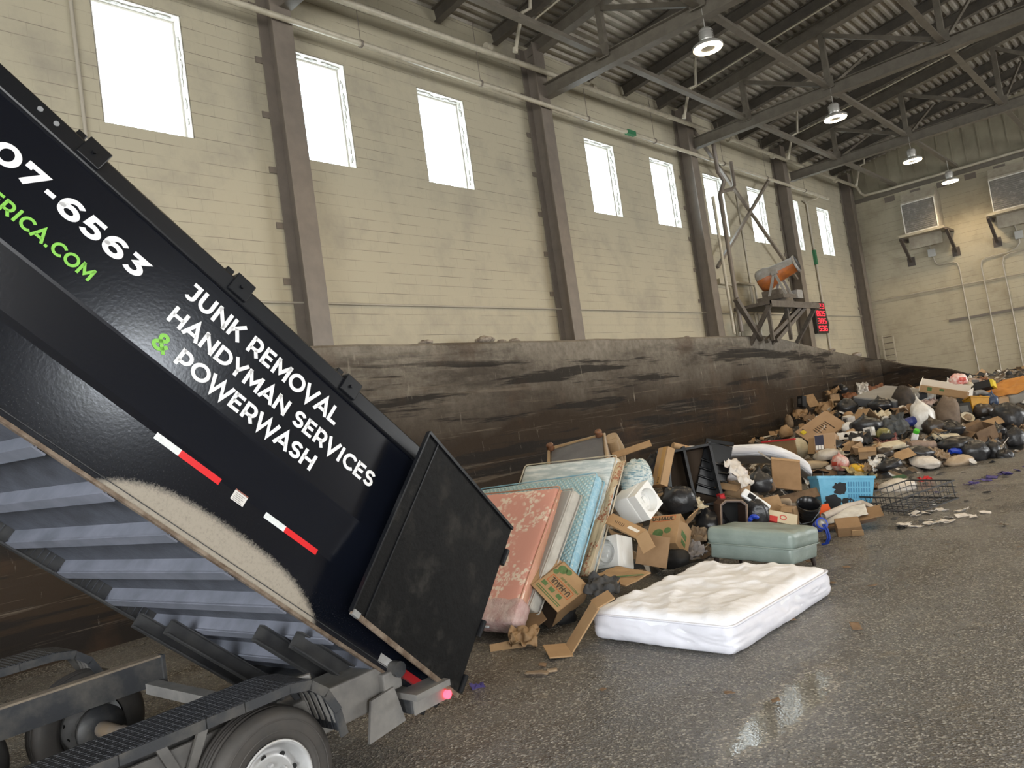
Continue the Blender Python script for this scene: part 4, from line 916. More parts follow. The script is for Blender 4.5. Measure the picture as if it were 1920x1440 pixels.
mb = MB(); mb.bar((-1.75, .26, .60), (-.55, .26, .60), .09, .07); cha('cross_tube', mb, M_gal)
mb = MB(); mb.box((-.40, .28, .42), (-.10, .95, .66)); mb.box((-.42, .9, .5), (-.05, 1.05, .62)); hb = cha('hinge_bracket', mb, M_gal, bev=.012)
mb = MB(); mb.tube([(-.42, 1.02, .62), (-.02, 1.02, .62)], .05, 12); cha('hinge_pin', mb, M_cha, hb)
mb = MB(); mb.prism([(0, 0), (.30, .03), (.24, .26), (.05, .24)], .02, Matrix(((0, 0, 1, -.05), (1, 0, 0, .72), (0, 1, 0, .27), (0, 0, 0, 1)))); cha('mud_bracket', mb, M_gal)
mb = MB(); mb.box((-2.1, 1.04, .33), (.02, 1.30, .45)); cha('rear_bumper', mb, M_cha, bev=.01)
mb = MB(); mb.box((.02, 1.05, .325), (.03, 1.36, .45)); bp_ = cha('bumper_end', mb, M_gal)
mb = MB(); mb.tube([(.035, 1.33, .36), (.06, 1.33, .36)], .028, 14); cha('tail_light', mb, emit('lit_red_tail_light', (1, .03, .05), 8), bp_)
mb = MB(); mb.box((-.2, 1.02, .43), (.1, 1.32, .47)); cha('bumper_step', mb, M_gal)
for y in (0, -.88):
    mb = MB(); mb.tube([(-2.1, y, .38), (-1.66, y, .38)], .055, 14); mb.tube([(-1.66, y, .38), (-.1, y, .38)], .048, 14); mb.tube([(-1.68, y, .38), (-1.62, y, .38)], .065, 14); mb.tube([(-.86, y, .38), (-.83, y, .38)], .051, 14); cha('axle', mb, mat('dusty_axle_tube', (.17, .165, .17), .55, c2=(.2, .15, .1), ns=3))
    for x in (-.32,):
        mb = MB(); mb.box((x-.05, y-.34, .50), (x+.05, y+.34, .58)); mb.box((x-.05, y-.08, .36), (x+.05, y+.08, .5)); mb.tube([(x-.04, y-.05, .36), (x-.04, y-.03, .30), (x-.04, y+.03, .30), (x-.04, y+.06, .36)], .012, 6); cha('spring_pack', mb, M_cha)
    mb = MB(); mb.lathe([(0, 0), (.16, 0), (.16, .05), (.05, .05)], Matrix.Translation((-2.02, y, .38)) @ Matrix.Rotation(R(90), 4, 'Y'), 24); cha('brake_drum', mb, M_cha)
def wheel(x, y, s):
    """wheel with its outer face towards +x * s"""
    T = CH @ Matrix.Translation((x, y, .378)) @ Matrix.Rotation(R(90)*s, 4, 'Y')
    mb = MB(); n = 48
    pr = [(.215, .085), (.225, .105), (.25, .112), (.30, .113), (.335, .108), (.352, .098), (.368, .078), (.376, .06)]
    rows = [(.376, .060), (.376, .046), (.367, .044), (.367, .032), (.377, .030), (.378, .016), (.369, .014), (.369, .004), (.378, .002)]
    full = pr + rows[1:]; full = full + [(r, -z) for r, z in full[::-1]]
    mb.lathe(full, T, n); o = mb.build('wheel', M_tire, truck)
    mb = MB()
    for rr in (.262, .318): mb.lathe([(rr-.004, .1125), (rr, .1165), (rr+.004, .1125)], T, n)
    mb.build('sidewall_ring', M_tire, o)
    mb = MB(); mb.lathe([(.218, .10), (.222, .108), (.212, .112), (.203, .106), (.198, .085), (.19, .07), (.180, .05), (.172, .035), (.166, .03), (.150, .052), (.125, .060), (.085, .052), (.062, .05)], T, 40)
    mb.lathe([(.205, -.09), (.198, .085)], T, 40); rm = mb.build('rim', M_rim, o)
    mb = MB()
    for k in range(8):
        a = 2*math.pi*k/8+.2; mb.lathe([(.0, .0), (.0165, 0)], T @ Matrix.Translation((.143*math.cos(a), .143*math.sin(a), .0572)) @ Matrix.Rotation(a, 4, 'Z') @ Matrix.Rotation(R(-18), 4, 'Y'), 14)
    mb.build('vent_hole', M_hole, rm)
    for k in range(6):
        a = 2*math.pi*k/6; mb = MB(); mb.lathe([(.016, 0), (.016, .012), (.011, .03), (0, .032)], T @ Matrix.Translation((.09*math.cos(a), .09*math.sin(a), .050)), 6, False); mb.build('lug_nut', M_rim, rm)
    mb = MB(); mb.lathe([(.062, .05), (.062, .085), (.05, .11), (.03, .12), (0, .121)], T, 24); mb.build('hub_cap', M_rim, rm)
for y in (0, -.88):
    wheel(0, y, 1); wheel(-2.22, y, -1)
def fender(x0, x1, zt, y0, y1):
    pts = [(y0, .50), (y0+.10, .70), (y0+.24, zt-.03), (y0+.36, zt)] + [(y0+.36+(y1-y0-.72)*k/6, zt) for k in range(1, 6)] + [(y1-.30, zt), (y1-.17, zt-.025), (y1-.08, zt-.10), (y1-.02, zt-.22), (y1, zt-.36)]
    mb = MB(); n = len(pts)
    vs = [(x0, y, z) for y, z in pts] + [(x1, y, z) for y, z in pts] + [(x0, y, z-.012) for y, z in pts] + [(x1, y, z-.012) for y, z in pts]
    fs = [(i, i+1, n+i+1, n+i) for i in range(n-1)] + [(2*n+i, 3*n+i, 3*n+i+1, 2*n+i+1) for i in range(n-1)] + [(n+i, n+i+1, 3*n+i+1, 3*n+i) for i in range(n-1)] + [(i, 2*n+i, 2*n+i+1, i+1) for i in range(n-1)]
    mb.add(vs, fs); o = cha('fender', mb, M_treadp)
    for x in (x0, x1):
        mb = MB()
        for i in range(n-1): mb.bar((x, pts[i][0]-.003, pts[i][1]-.03), (x, pts[i+1][0]+.003, pts[i+1][1]-.03), .012, .05)
        cha('fender_lip', mb, M_cha, o)
    mb = MB()
    for q in range(5):
        x = x0+.05+(x1-x0-.1)*q/4; mb.bar((x, y1-.07, zt-.11), (x, y1+.004, zt-.35), .03, .006)
    cha('fender_rear_rib', mb, M_gal, o)
    return o
fender(-.16, .17, .872, -1.55, .40); fender(-2.44, -2.10, .955, -1.55, .10)
for a, b in (((-.1, -.52, .84), (-.15, -.34, .45)), ((-.1, -.20, .84), (-.15, -.36, .45))):
    mb = MB(); mb.bar(a, b, .05, .02, (1, 0, 0)); cha('fender_brace', mb, M_gal)
mb = MB(); mb.prism([(-1.5, .45), (.1, .60), (.1, .67), (-1.5, .67)], -.02, CH.inverted() @ CH @ Matrix(((0, 0, 1, -.18), (1, 0, 0, 0), (0, 1, 0, 0), (0, 0, 0, 1)))); cha('inner_fender_plate', mb, M_gal)
mb = MB(); mb.bar((-.16, .02, .82), (-.16, .36, .52), .02, .12, (1, 0, 0)); mb.bar((-.12, .05, .80), (.10, .28, .84), .03, .03); cha('fender_bracket', mb, M_gal)

# ------------------------------------------------------------------ the waste: heaps first, then the large pieces, then everything lying on them
FAR = [(-10.5, 18.3), (-8.2, 16.9), (-6.6, 15.6), (-4.8, 15.6), (-3.6, 18.0), (-2.2, 20.5), (.5, 24.5), (2, 34.5), (-10.5, 34.5)]
NEAR = [(-6.6, 6.6), (-5.5, 7.0), (-5.2, 8.0), (-4.6, 9.6), (-4.5, 11.3), (-5.1, 13.0), (-6.2, 14.2), (-8.2, 14.0), (-9.4, 12), (-9.2, 9), (-8, 7)]
def inside(px, py, poly):
    best = 1e9; ins = False
    for (ax_, ay), (bx, by) in zip(poly, poly[1:]+poly[:1]):
        dx, dy = bx-ax_, by-ay; t = max(0, min(1, ((px-ax_)*dx+(py-ay)*dy)/(dx*dx+dy*dy)))
        best = min(best, math.hypot(px-ax_-t*dx, py-ay-t*dy))
        if (ay > py) != (by > py) and px < (bx-ax_)*(py-ay)/(by-ay)+ax_: ins = not ins
    return best if ins else -best
def heap(name, poly, top, soft, step, seed, label):
    x0 = min(p[0] for p in poly); x1 = max(p[0] for p in poly); y0 = min(p[1] for p in poly); y1 = max(p[1] for p in poly)
    nx, ny = int((x1-x0)/step)+1, int((y1-y0)/step)+1; mb = MB(); ok = {}; vs = []
    for i in range(nx+1):
        for j in range(ny+1):
            x, y = x0+i*step, y0+j*step; d = inside(x, y, poly)
            if d < -step: continue
            h = top*(1-math.exp(-max(d, 0)/soft)); q = Vector((x*2.6, y*2.6, seed))
            h += (.16*noise.fractal(q, .8, 2, 4) + .12*noise.noise(q*2.3))*min(1, max(d, 0)/.4)
            ok[(i, j)] = len(vs); vs.append((x + .04*noise.noise(q*3), y + .04*noise.noise(q*3.1), max(-.02, h-.10)))
    fs = [(ok[(i, j)], ok[(i+1, j)], ok[(i+1, j+1)], ok[(i, j+1)]) for i in range(nx) for j in range(ny) if all(k in ok for k in ((i, j), (i+1, j), (i+1, j+1), (i, j+1)))]
    mb.add(vs, fs); o = mb.build(name, mat_heap() if 'crushed_mixed_refuse' not in bpy.data.materials else bpy.data.materials['crushed_mixed_refuse'], recalc=False)
    tag(o, label, 'rubbish heap', None, 'stuff'); return o
heap('rubbish_heap', FAR, 1.75, 2.6, .11, 1.0, 'broad heap of crushed mixed refuse against the push wall')
heap('rubbish_heap', NEAR, .62, .8, .07, 5.0, 'low heap of crushed refuse under the mattresses and cartons')

PAL = {'kraft': ((.36, .235, .125), (.30, .19, .10)), 'brown': ((.20, .125, .07), (.13, .08, .045)), 'tanp': ((.30, .22, .14), (.17, .12, .08)), 'black': ((.012, .012, .013), None), 'white': ((.68, .67, .64), (.5, .48, .45)),
 'rust': ((.24, .10, .04), (.12, .05, .03)), 'cream': ((.55, .49, .36), (.42, .36, .26)), 'olive': ((.22, .20, .06), (.12, .11, .04)), 'maroon': ((.18, .06, .055), (.1, .04, .035)), 'slate': ((.075, .085, .095), (.05, .055, .06)), 'blue': ((.018, .03, .16), None),
 'burlap': ((.17, .125, .09), (.12, .085, .06)), 'brownblack': ((.05, .036, .027), (.018, .015, .012)), 'grey': ((.20, .19, .17), (.14, .13, .12)), 'pink': ((.5, .33, .29), (.6, .5, .45)), 'yellow': ((.50, .27, .02), (.42, .2, .02)), 'navy': ((.02, .04, .09), None),
 'greyp': ((.22, .20, .17), None), 'orange': ((.52, .24, .05), (.44, .18, .04)), 'whitebrown': ((.6, .5, .42), (.3, .15, .08)), 'whitered': ((.74, .71, .68), (.55, .10, .07)), 'whitegreen': ((.72, .72, .70), None), 'taupe': ((.25, .18, .14), (.17, .12, .09)),
 'bluebr': ((.012, .05, .42), None), 'orangeb': ((.6, .25, .03), (.5, .16, .02)), 'beige': ((.42, .33, .24), (.34, .26, .18)), 'whitec': ((.66, .62, .57), (.5, .45, .4)), 'yellowb': ((.75, .52, .02), (.6, .3, .03)), 'tanpil': ((.45, .36, .24), (.38, .3, .2)), 'clear': ((.46, .42, .36), (.6, .57, .52)),
 'clearg': ((.40, .37, .26), (.55, .5, .38)), 'darkgrey': ((.06, .06, .062), (.035, .035, .035)), 'yellowp': ((.45, .38, .2), (.25, .2, .1)), 'green': ((.015, .06, .02), None), 'red': ((.5, .02, .025), None), 'whiteblue': ((.6, .64, .68), (.1, .3, .6)), 'whitepink': ((.7, .58, .52), (.72, .7, .68)), 'greyl': ((.33, .32, .33), (.25, .24, .25)), 'purple': ((.06, .045, .20), (.04, .03, .12)), 'orangered': ((.7, .10, .02), None)}
SHINY = {'bin_bag', 'carrier_bag', 'plastic_bag', 'clear_bag', 'pouch', 'plastic_sheet', 'plastic_drum', 'bottle', 'plastic_tube', 'strap', 'storage_bin', 'storage_box'}
def pal(colr, name):
    c, c2 = PAL[colr]; sh = name in SHINY
    if colr == 'black' and name == 'bin_bag': return mat('black_bag_film', c, .28, c2=(.03, .03, .033), ns=6, bump=.5, bs=9)
    return mat(colr+('_film' if sh else '_matt'), c, .35 if sh else .75, c2=c2, ns=7, bump=.25 if not sh else .35, bs=22 if not sh else 12)
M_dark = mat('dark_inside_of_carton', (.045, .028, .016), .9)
random.seed(42)
def make_item(k, name, colr, x, y, z, wd, ht, label, cat, i):
    m = pal(colr, name); wd = max(wd, .08); ht = max(ht, .05); d = wd*random.uniform(.6, .95); rz = random.uniform(-50, 50)
    lm = TR((x, y, z), (random.uniform(-12, 12), random.uniform(-12, 12), rz)); grp = None; mb = MB(); o = None
    if k == 'bag': mb.blob((wd*1.05, d, ht*1.3), i, .32, 1.9, 16, lm, knot=random.choice((0, 0, .25, .35)))
    elif k == 'ball': mb.blob((wd, wd, wd), i, .05, 1.5, 10, lm, flat=0)
    elif k == 'cloth': mb.sheet(wd*1.1, max(ht*1.3, wd*.7), i, min(wd, .5)*.30, 4.2/max(wd, .2), .008, 16, TR((x, y, z), (random.uniform(15, 40), random.uniform(-15, 15), 42+random.uniform(-25, 25))))
    elif k == 'film': mb.sheet(wd*1.1, ht*1.2, i, min(wd, ht)*.28, 4/max(wd, .2), .003, 14, TR((x, y, z+ht*.1), (random.uniform(50, 80), 0, 42+random.uniform(-30, 30))))
    elif k in ('card', 'plank'): mb.sheet(wd, max(ht*1.5, .12), i, .012, 2, .012, 6, TR((x, y, z), (random.uniform(30, 65) if k == 'card' else 55, random.uniform(-12, 12), 42+random.uniform(-15, 15))), smooth=False)
    elif k == 'fold':
        M_ = TR((x, y, z), (0, 0, 60)); mb.bar(M_ @ Vector((-wd/2, 0, -ht/2)), M_ @ Vector((0, 0, ht/2)), wd*.7, .012); mb.bar(M_ @ Vector((wd/2, 0, -ht/2)), M_ @ Vector((0, 0, ht/2)), wd*.7, .012)
    elif k == 'slab': mb.rbox((wd, wd*.45, ht*.8), min(.05, ht*.3), 6, TR((x, y, z), (random.uniform(5, 20), random.uniform(-8, 8), 42+random.uniform(-15, 15))), .01, 4, i)
    elif k == 'quilt': mb.sheet(wd, wd*.8, i, .10, 2.2, .03, 26, TR((x, y, z), (18, -10, 20)))
    elif k == 'roll':
        M_ = TR((x, y, z), (0, random.uniform(-10, 10), 40+random.uniform(-15, 15))); pts = [M_ @ Vector((wd*(t/6-.5), .02*math.sin(t*1.7+i), .02*math.sin(t+i))) for t in range(7)]; r = ht/2
        mb.tube(pts, [r*.85, r, r*1.02, r, r*1.05, r, r*.8], 12)
    elif k == 'bowl':
        mb.lathe([(0, 0), (wd*.3, 0), (wd*.46, ht*.5), (wd*.5, ht*.55), (wd*.48, ht*.55), (wd*.42, ht*.3), (0, ht*.12)], TR((x, y, z-ht*.2), (random.uniform(25, 60), random.uniform(-20, 20), 60)), 18)
    if mb.v: o = mb.build(name, m); tag(o, label, cat); 
    if k == 'bag' and colr == 'whitered':
        mp = MB(); mp.sheet(wd*.4, ht*.3, i, .02, 5, .002, 6, TR((x, y, z), (0, 0, rz)) @ TR((wd*.10, -d*.52, ht*.1), (80, 0, 0))); mp.build('red_print', mat('red_bag_print', (.5, .07, .05), .5), o)
    if o: return o
    o = empty(name, (x, y, z-ht*.4), label, cat)
    if k == 'box' or k == 'obox':
        h = max(ht*.9, .08); M_ = TR((x, y, z), (random.uniform(-18, 18), random.uniform(-14, 14), rz)); w2, d2, h2 = wd*.42, d*.45, h/2; t = .008
        mb.box((-w2, -d2, -h2), (w2, d2, -h2+t)); mb.box((-w2, -d2, -h2), (-w2+t, d2, h2)); mb.box((w2-t, -d2, -h2), (w2, d2, h2)); mb.box((-w2, -d2, -h2), (w2, -d2+t, h2)); mb.box((-w2, d2-t, -h2), (w2, d2, h2))
        if k == 'box': mb.box((-w2, -d2, h2-t), (w2, d2, h2))
        mb.build('carton_body' if 'box' not in name or k == 'obox' else 'body', m, o, M=M_)
        if k == 'obox':
            fl = MB(); fl.bar((-w2, 0, h2), (-w2-wd*.28, 0, h2+.02), d2*2, .008); fl.build('flap', m, o, M=M_)
            fl = MB(); fl.bar((0, -d2, h2), (0, -d2-wd*.25, h2-.07), w2*2, .008, (0, 0, 1)); fl.build('flap', m, o, M=M_)
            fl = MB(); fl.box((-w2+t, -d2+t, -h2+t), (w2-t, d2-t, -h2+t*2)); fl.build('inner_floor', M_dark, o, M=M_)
        elif colr in ('kraft', 'brown'):
            fl = MB(); fl.box((-w2, -.02, h2), (w2, .02, h2+.002)); fl.box((-w2-.002, -.02, h2*.4), (-w2, .02, h2)); fl.build('packing_tape', mat('tan_packing_tape', (.30, .19, .10), .3), o, M=M_)
        elif name == 'package':
            fl = MB(); fl.box((w2, -d2, -h2), (w2+.06, d2, h2)); fl.build('end_panel', mat('yellow_card', (.62, .48, .03), .5), o, M=M_)
        else:
            fl = MB(); fl.box((-w2*.6, -d2-.003, -h2*.5), (w2*.6, -d2, h2*.5)); fl.build('face_panel', mat('dim_grey_panel', (.1, .1, .1), .5), o, M=M_)
    elif k == 'obin':
        M_ = TR((x, y, z), (-14, 10, 35)); a, b, h = wd*.40, wd*.48, ht/2; t = .015
        mb.add([(-a, -a, -h), (a, -a, -h), (a, a, -h), (-a, a, -h), (-b, -b, h), (b, -b, h), (b, b, h), (-b, b, h)], [(3, 2, 1, 0), (0, 1, 5, 4), (1, 2, 6, 5), (2, 3, 7, 6), (3, 0, 4, 7)]); mb.build('bin_body', m, o, M=M_)
        mb = MB()
        for p, q in (((-b, -b, h), (b, -b, h)), ((b, -b, h), (b, b, h)), ((b, b, h), (-b, b, h)), ((-b, b, h), (-b, -b, h))): mb.bar(p, q, .03, .03)
        mb.build('bin_rim', m, o, M=M_)
    elif k == 'drum':
        M_ = TR((x, y, z), (0, 80, 38)); r = ht*.5; h = wd/2; mb.lathe([(0, -h), (r*.9, -h), (r, -h*.9), (r, -h*.35), (r*1.04, -h*.3), (r, -h*.25), (r, h*.3), (r*1.04, h*.35), (r, h*.4), (r, h*.9), (r*.9, h), (0, h)], M_, 24); mb.build('drum_body', m, o)
        mb = MB(); mb.lathe([(r*.2, h), (r*.2, h+.03), (0, h+.03)], M_, 14); mb.build('bung', mat('black_matt', PAL['black'][0], .6), o)
    elif k == 'bottle':
        M_ = TR((x, y, z), (18, 28, 0)); r, h = wd*.42, ht
        mb.lathe([(0, -h/2), (r*.9, -h/2), (r, -h*.42), (r, h*.1), (r*.5, h*.22), (r*.5, h*.28)], M_, 20); mb.build('bottle_body', m, o)
        mb = MB(); mb.box((-r*.75, -r*.75, h*.24), (r*.75, r*.75, h*.55)); mb.build('cap', mat('bright_green_plastic', (.07, .45, .03), .4), o, M=M_, bev=.01)
    return o
ITEMS = [
 ('bag', 'paper_bag', 'tanp', -10.3, 24.14, 0.82, 0.31, 0.43, 'brown stained paper bag slumped against the push wall', 'bag'),
 ('bag', 'paper_bag', 'kraft', -8.16, 18.86, 0.88, 0.32, 0.27, 'crumpled tan paper bag left of the big cardboard sheet', 'bag'),
 ('cloth', 'paper_wad', 'kraft', -10.3, 25.2, 1.05, 0.43, 0.32, 'crumpled yellow-brown paper wad left of the big cardboard sheet', 'paper'),
 ('box', 'small_box', 'black', -10.3, 25.45, 1.45, 0.27, 0.4, 'small black box standing by the push wall', 'box'),
 ('card', 'cardboard_piece', 'kraft', -10.3, 26.28, 1.42, 0.33, 0.4, 'small upright tan card with a yellow mark', 'cardboard'),
 ('cloth', 'paper_wad', 'kraft', -10.3, 27.35, 1.13, 0.61, 0.34, 'crumpled yellow-brown packing paper above the big cardboard sheet', 'paper'),
 ('box', 'small_box', 'kraft', -10.3, 28.35, 1.35, 0.39, 0.29, 'small brown carton lying near the push wall', 'box'),
 ('cloth', 'cloth_scrap', 'brown', -7.78, 19.51, 1.14, 0.38, 0.3, 'dark brown cloth heaped above the big cardboard sheet', 'cloth'),
 ('bag', 'bin_bag', 'black', -10.3, 29.12, 1.62, 0.56, 0.32, 'small black bin bag at the heap top beside the push wall', 'bag'),
 ('cloth', 'cloth_scrap', 'rust', -10.3, 30.24, 1.32, 0.65, 0.37, 'rust-brown cloth left of the grey foam slab', 'cloth'),
 ('film', 'plastic_sheet', 'white', -10.3, 31.51, 1.39, 0.38, 0.59, 'torn white plastic sheet standing at the heap top', 'plastic'),
 ('cloth', 'cloth_scrap', 'rust', -10.3, 33.18, 1.39, 0.75, 0.26, 'rust-orange cloth lying along the foot of the push wall', 'cloth'),
 ('cloth', 'paper_wad', 'kraft', -10.3, 29.17, 1.05, 0.56, 0.36, 'crumpled brown paper above the big cardboard sheet', 'paper'),
 ('bag', 'bin_bag', 'black', -6.84, 19.62, 1.29, 0.45, 0.34, 'black bin bag left of the grey foam slab', 'bag'),
 ('box', 'small_box', 'white', -6.43, 18.41, 1.06, 0.27, 0.19, 'white paper carton right of the big cardboard sheet', 'box'),
 ('fold', 'cardboard_piece', 'kraft', -6.12, 18.59, 1.13, 0.52, 0.27, 'tented brown cardboard piece left of the grey foam slab', 'cardboard'),
 ('cloth', 'cloth_roll', 'cream', -5.84, 18.94, 1.08, 0.35, 0.12, 'cream rolled cloth left of the grey jacket', 'cloth'),
 ('bag', 'bin_bag', 'black', -5.83, 17.65, 0.93, 0.63, 0.28, 'torn black bin bag left of the grey jacket', 'bag'),
 ('bag', 'carrier_bag', 'white', -6.18, 17.61, 0.92, 0.26, 0.19, 'small white plastic bag right of the big cardboard sheet', 'bag'),
 ('film', 'plastic_sheet', 'white', -6.05, 17.1, 0.78, 0.39, 0.14, 'white plastic film right of the labelled carton', 'plastic'),
 ('cloth', 'cloth_scrap', 'black', -5.76, 16.93, 0.72, 0.45, 0.18, 'black cloth left of the cream foam board', 'cloth'),
 ('box', 'small_box', 'white', -5.65, 17.28, 0.82, 0.23, 0.21, 'white carton with a dark window', 'box'),
 ('obox', 'open_carton', 'kraft', -5.74, 16.52, 0.56, 0.33, 0.24, 'small open tan carton right of the labelled carton', 'box'),
 ('obox', 'open_carton', 'kraft', -5.43, 16.3, 0.47, 0.39, 0.26, 'brown carton with its flap folded out', 'box'),
 ('slab', 'foam_board', 'cream', -5.18, 16.86, 0.52, 0.62, 0.14, 'long cream foam board below the cream foam board', 'foam'),
 ('card', 'cardboard_sheet', 'kraft', -4.93, 16.42, 0.33, 0.68, 0.17, 'flat tan cardboard sheet below the cream foam board', 'cardboard'),
 ('bag', 'plastic_bag', 'olive', -5.42, 17.4, 0.75, 0.34, 0.17, 'olive-yellow plastic bag left of the grey jacket', 'bag'),
 ('cloth', 'paper_wad', 'maroon', -5.3, 17.17, 0.63, 0.36, 0.11, 'maroon paper above the cream foam board', 'paper'),
 ('cloth', 'jacket', 'slate', -5.31, 17.95, 0.86, 0.42, 0.49, 'slate grey jacket below the grey jacket', 'jacket'),
 ('drum', 'plastic_drum', 'blue', -5.2, 18.5, 0.86, 0.31, 0.21, 'dark blue plastic drum lying on its side', 'drum'),
 ('bag', 'carrier_bag', 'white', -4.95, 18.74, 0.89, 0.47, 0.57, 'bulging white carrier bag in the middle of the heap', 'bag'),
 ('bag', 'burlap_sack', 'burlap', -4.57, 19.26, 0.89, 0.48, 0.62, 'brown burlap sack below the burlap sack', 'sack'),
 ('bag', 'bundle_or_shade_fill', 'tanp', -4.75, 19.28, 0.87, 0.24, 0.27, 'round tan bundle left of the burlap sack', 'bundle'),
 ('ball', 'foam_ball', 'white', -4.87, 19.9, 0.84, 0.11, 0.11, 'small white ball on the tan bundle', 'ball'),
 ('bag', 'bundle_or_shade_fill', 'brownblack', -5.64, 20.0, 1.34, 0.54, 0.44, 'brown and black torn bundle on the grey foam slab', 'bundle'),
 ('bag', 'bundle_or_shade_fill', 'grey', -5.45, 20.2, 1.36, 0.21, 0.18, 'small round grey bundle on the grey foam slab', 'bundle'),
 ('film', 'plastic_sheet', 'white', -5.44, 21.2, 1.26, 0.4, 0.16, 'white plastic wrap below the long flattened carton', 'plastic'),
 ('cloth', 'paper_wad', 'pink', -5.26, 20.65, 1.17, 0.29, 0.13, 'pinkish paper left of the long flattened carton', 'paper'),
 ('box', 'storage_box', 'black', -4.44, 20.14, 0.92, 0.35, 0.32, 'black box beside the yellow bin', 'box'),
 ('obin', 'storage_bin', 'yellow', -4.26, 20.59, 0.95, 0.42, 0.35, 'mustard yellow plastic bin below the yellow bin', 'bin'),
 ('bag', 'bin_bag', 'navy', -4.09, 21.23, 0.98, 0.36, 0.28, 'dark blue plastic bag right of the yellow bin', 'bag'),
 ('box', 'carton', 'kraft', -3.89, 21.32, 0.94, 0.33, 0.25, 'tan carton under the orange quilt', 'box'),
 ('slab', 'panel', 'greyp', -3.66, 21.82, 0.98, 0.44, 0.31, 'plain grey panel at the right edge of the picture', 'panel'),
 ('bag', 'bin_bag', 'black', -3.57, 20.01, 0.65, 0.62, 0.5, 'shiny full black bin bag at the right edge of the heap', 'bag'),
 ('quilt', 'quilt', 'orange', -3.91, 22.0, 1.22, 1.1, 0.24, 'orange quilted sheet draped over the heap top', 'quilt'),
 ('box', 'package', 'black', -4.25, 21.6, 1.36, 0.44, 0.2, 'black package with a yellow end', 'package'),
 ('roll', 'cloth_roll', 'grey', -4.3, 21.4, 1.21, 0.39, 0.13, 'grey rolled cloth under the black and yellow package', 'cloth'),
 ('box', 'carton', 'whitebrown', -4.48, 21.9, 1.47, 0.32, 0.17, 'white and brown striped carton at the heap top', 'box'),
 ('cloth', 'cloth_scrap', 'rust', -4.38, 22.3, 1.51, 0.19, 0.13, 'small rust-orange cloth at the heap top', 'cloth'),
 ('bag', 'carrier_bag', 'whitered', -4.68, 21.2, 1.58, 0.39, 0.26, 'white carrier bag with red print on the long flattened carton', 'bag'),
 ('bag', 'plastic_bag', 'cream', -4.53, 21.3, 1.43, 0.26, 0.13, 'small cream plastic bag right of the long flattened carton', 'bag'),
 ('card', 'cardboard_sheet', 'kraft', -3.9, 19.62, 0.59, 0.61, 0.14, 'flat brown board right of the cream foam bowl', 'cardboard'),
 ('bowl', 'foam_bowl', 'cream', -4.3, 19.61, 0.76, 0.29, 0.17, 'cream foam bowl with food remains', 'bowl'),
 ('bag', 'bin_bag', 'black', -4.45, 18.65, 0.63, 0.6, 0.28, 'flattened black bin bag below the burlap sack', 'bag'),
 ('film', 'plastic_tray', 'white', -4.38, 18.72, 0.59, 0.19, 0.12, 'small white patterned tray below the cream foam bowl', 'tray'),
 ('cloth', 'cloth_scrap', 'tanp', -4.17, 19.1, 0.59, 0.23, 0.16, 'tan cloth below the cream foam bowl', 'cloth'),
 ('obox', 'carton', 'brown', -3.91, 18.89, 0.46, 0.53, 0.32, 'wet brown carton below the cream foam bowl', 'box'),
 ('cloth', 'paper_wad', 'kraft', -3.44, 19.95, 0.47, 0.38, 0.12, 'crumpled tan paper at the right edge', 'paper'),
 ('bag', 'bin_bag', 'black', -3.35, 19.15, 0.26, 0.36, 0.34, 'black bin bag at the right edge', 'bag'),
 ('bottle', 'bottle', 'whitegreen', -4.89, 17.73, 0.62, 0.16, 0.27, 'white bottle with a bright green cap', 'bottle'),
 ('roll', 'cloth_roll', 'taupe', -4.69, 17.39, 0.44, 0.57, 0.19, 'taupe rolled blanket below the taupe blanket roll', 'blanket'),
 ('slab', 'foam_board', 'cream', -4.43, 18.24, 0.5, 0.52, 0.12, 'pale cream foam slab above the blue tube', 'foam'),
 ('bag', 'bin_bag', 'black', -4.22, 17.91, 0.36, 0.69, 0.22, 'long black bin bag above the blue tube', 'bag'),
 ('bag', 'bin_bag', 'black', -4.7, 16.88, 0.33, 0.58, 0.22, 'sagging black bin bag below the taupe blanket roll', 'bag'),
 ('bag', 'bin_bag', 'black', -3.87, 17.82, 0.17, 0.5, 0.37, 'full black bin bag on the floor edge of the heap', 'bag'),
 ('bag', 'bin_bag', 'black', -3.61, 18.14, 0.11, 0.35, 0.35, 'full black bin bag right of the blue tube', 'bag'),
 ('roll', 'plastic_tube', 'bluebr', -4.12, 17.67, 0.23, 0.31, 0.12, 'bright blue tube below the blue tube', 'tube'),
 ('bag', 'pouch', 'orangeb', -3.93, 17.77, 0.12, 0.2, 0.14, 'orange plastic pouch right of the blue tube', 'pouch'),
 ('bag', 'plastic_bag', 'beige', -4.04, 17.25, 0.07, 0.51, 0.18, 'long beige plastic bag on the floor', 'bag'),
 ('bowl', 'lid', 'white', -3.8, 17.14, 0.03, 0.14, 0.14, 'round white lid below the blue tube', 'lid'),
 ('bag', 'plastic_bag', 'whitec', -4.5, 16.66, 0.16, 0.51, 0.18, 'crumpled white plastic bag on the floor', 'bag'),
 ('cloth', 'cloth_scrap', 'tanp', -4.33, 17.23, 0.23, 0.28, 0.26, 'crumpled tan and white cloth', 'cloth'),
 ('bag', 'bin_bag', 'black', -4.96, 15.99, 0.22, 0.44, 0.18, 'small black bin bag below the cream foam board', 'bag'),
 ('film', 'plastic_sheet', 'white', -5.19, 15.95, 0.23, 0.23, 0.19, 'white torn plastic right of the yellow bag', 'plastic'),
 ('bag', 'plastic_bag', 'yellowb', -5.54, 15.88, 0.21, 0.32, 0.15, 'bright yellow plastic bag below the yellow bag', 'bag'),
 ('cloth', 'cloth_scrap', 'tanp', -5.34, 15.89, 0.23, 0.27, 0.21, 'tan crumpled cloth right of the yellow bag', 'cloth'),
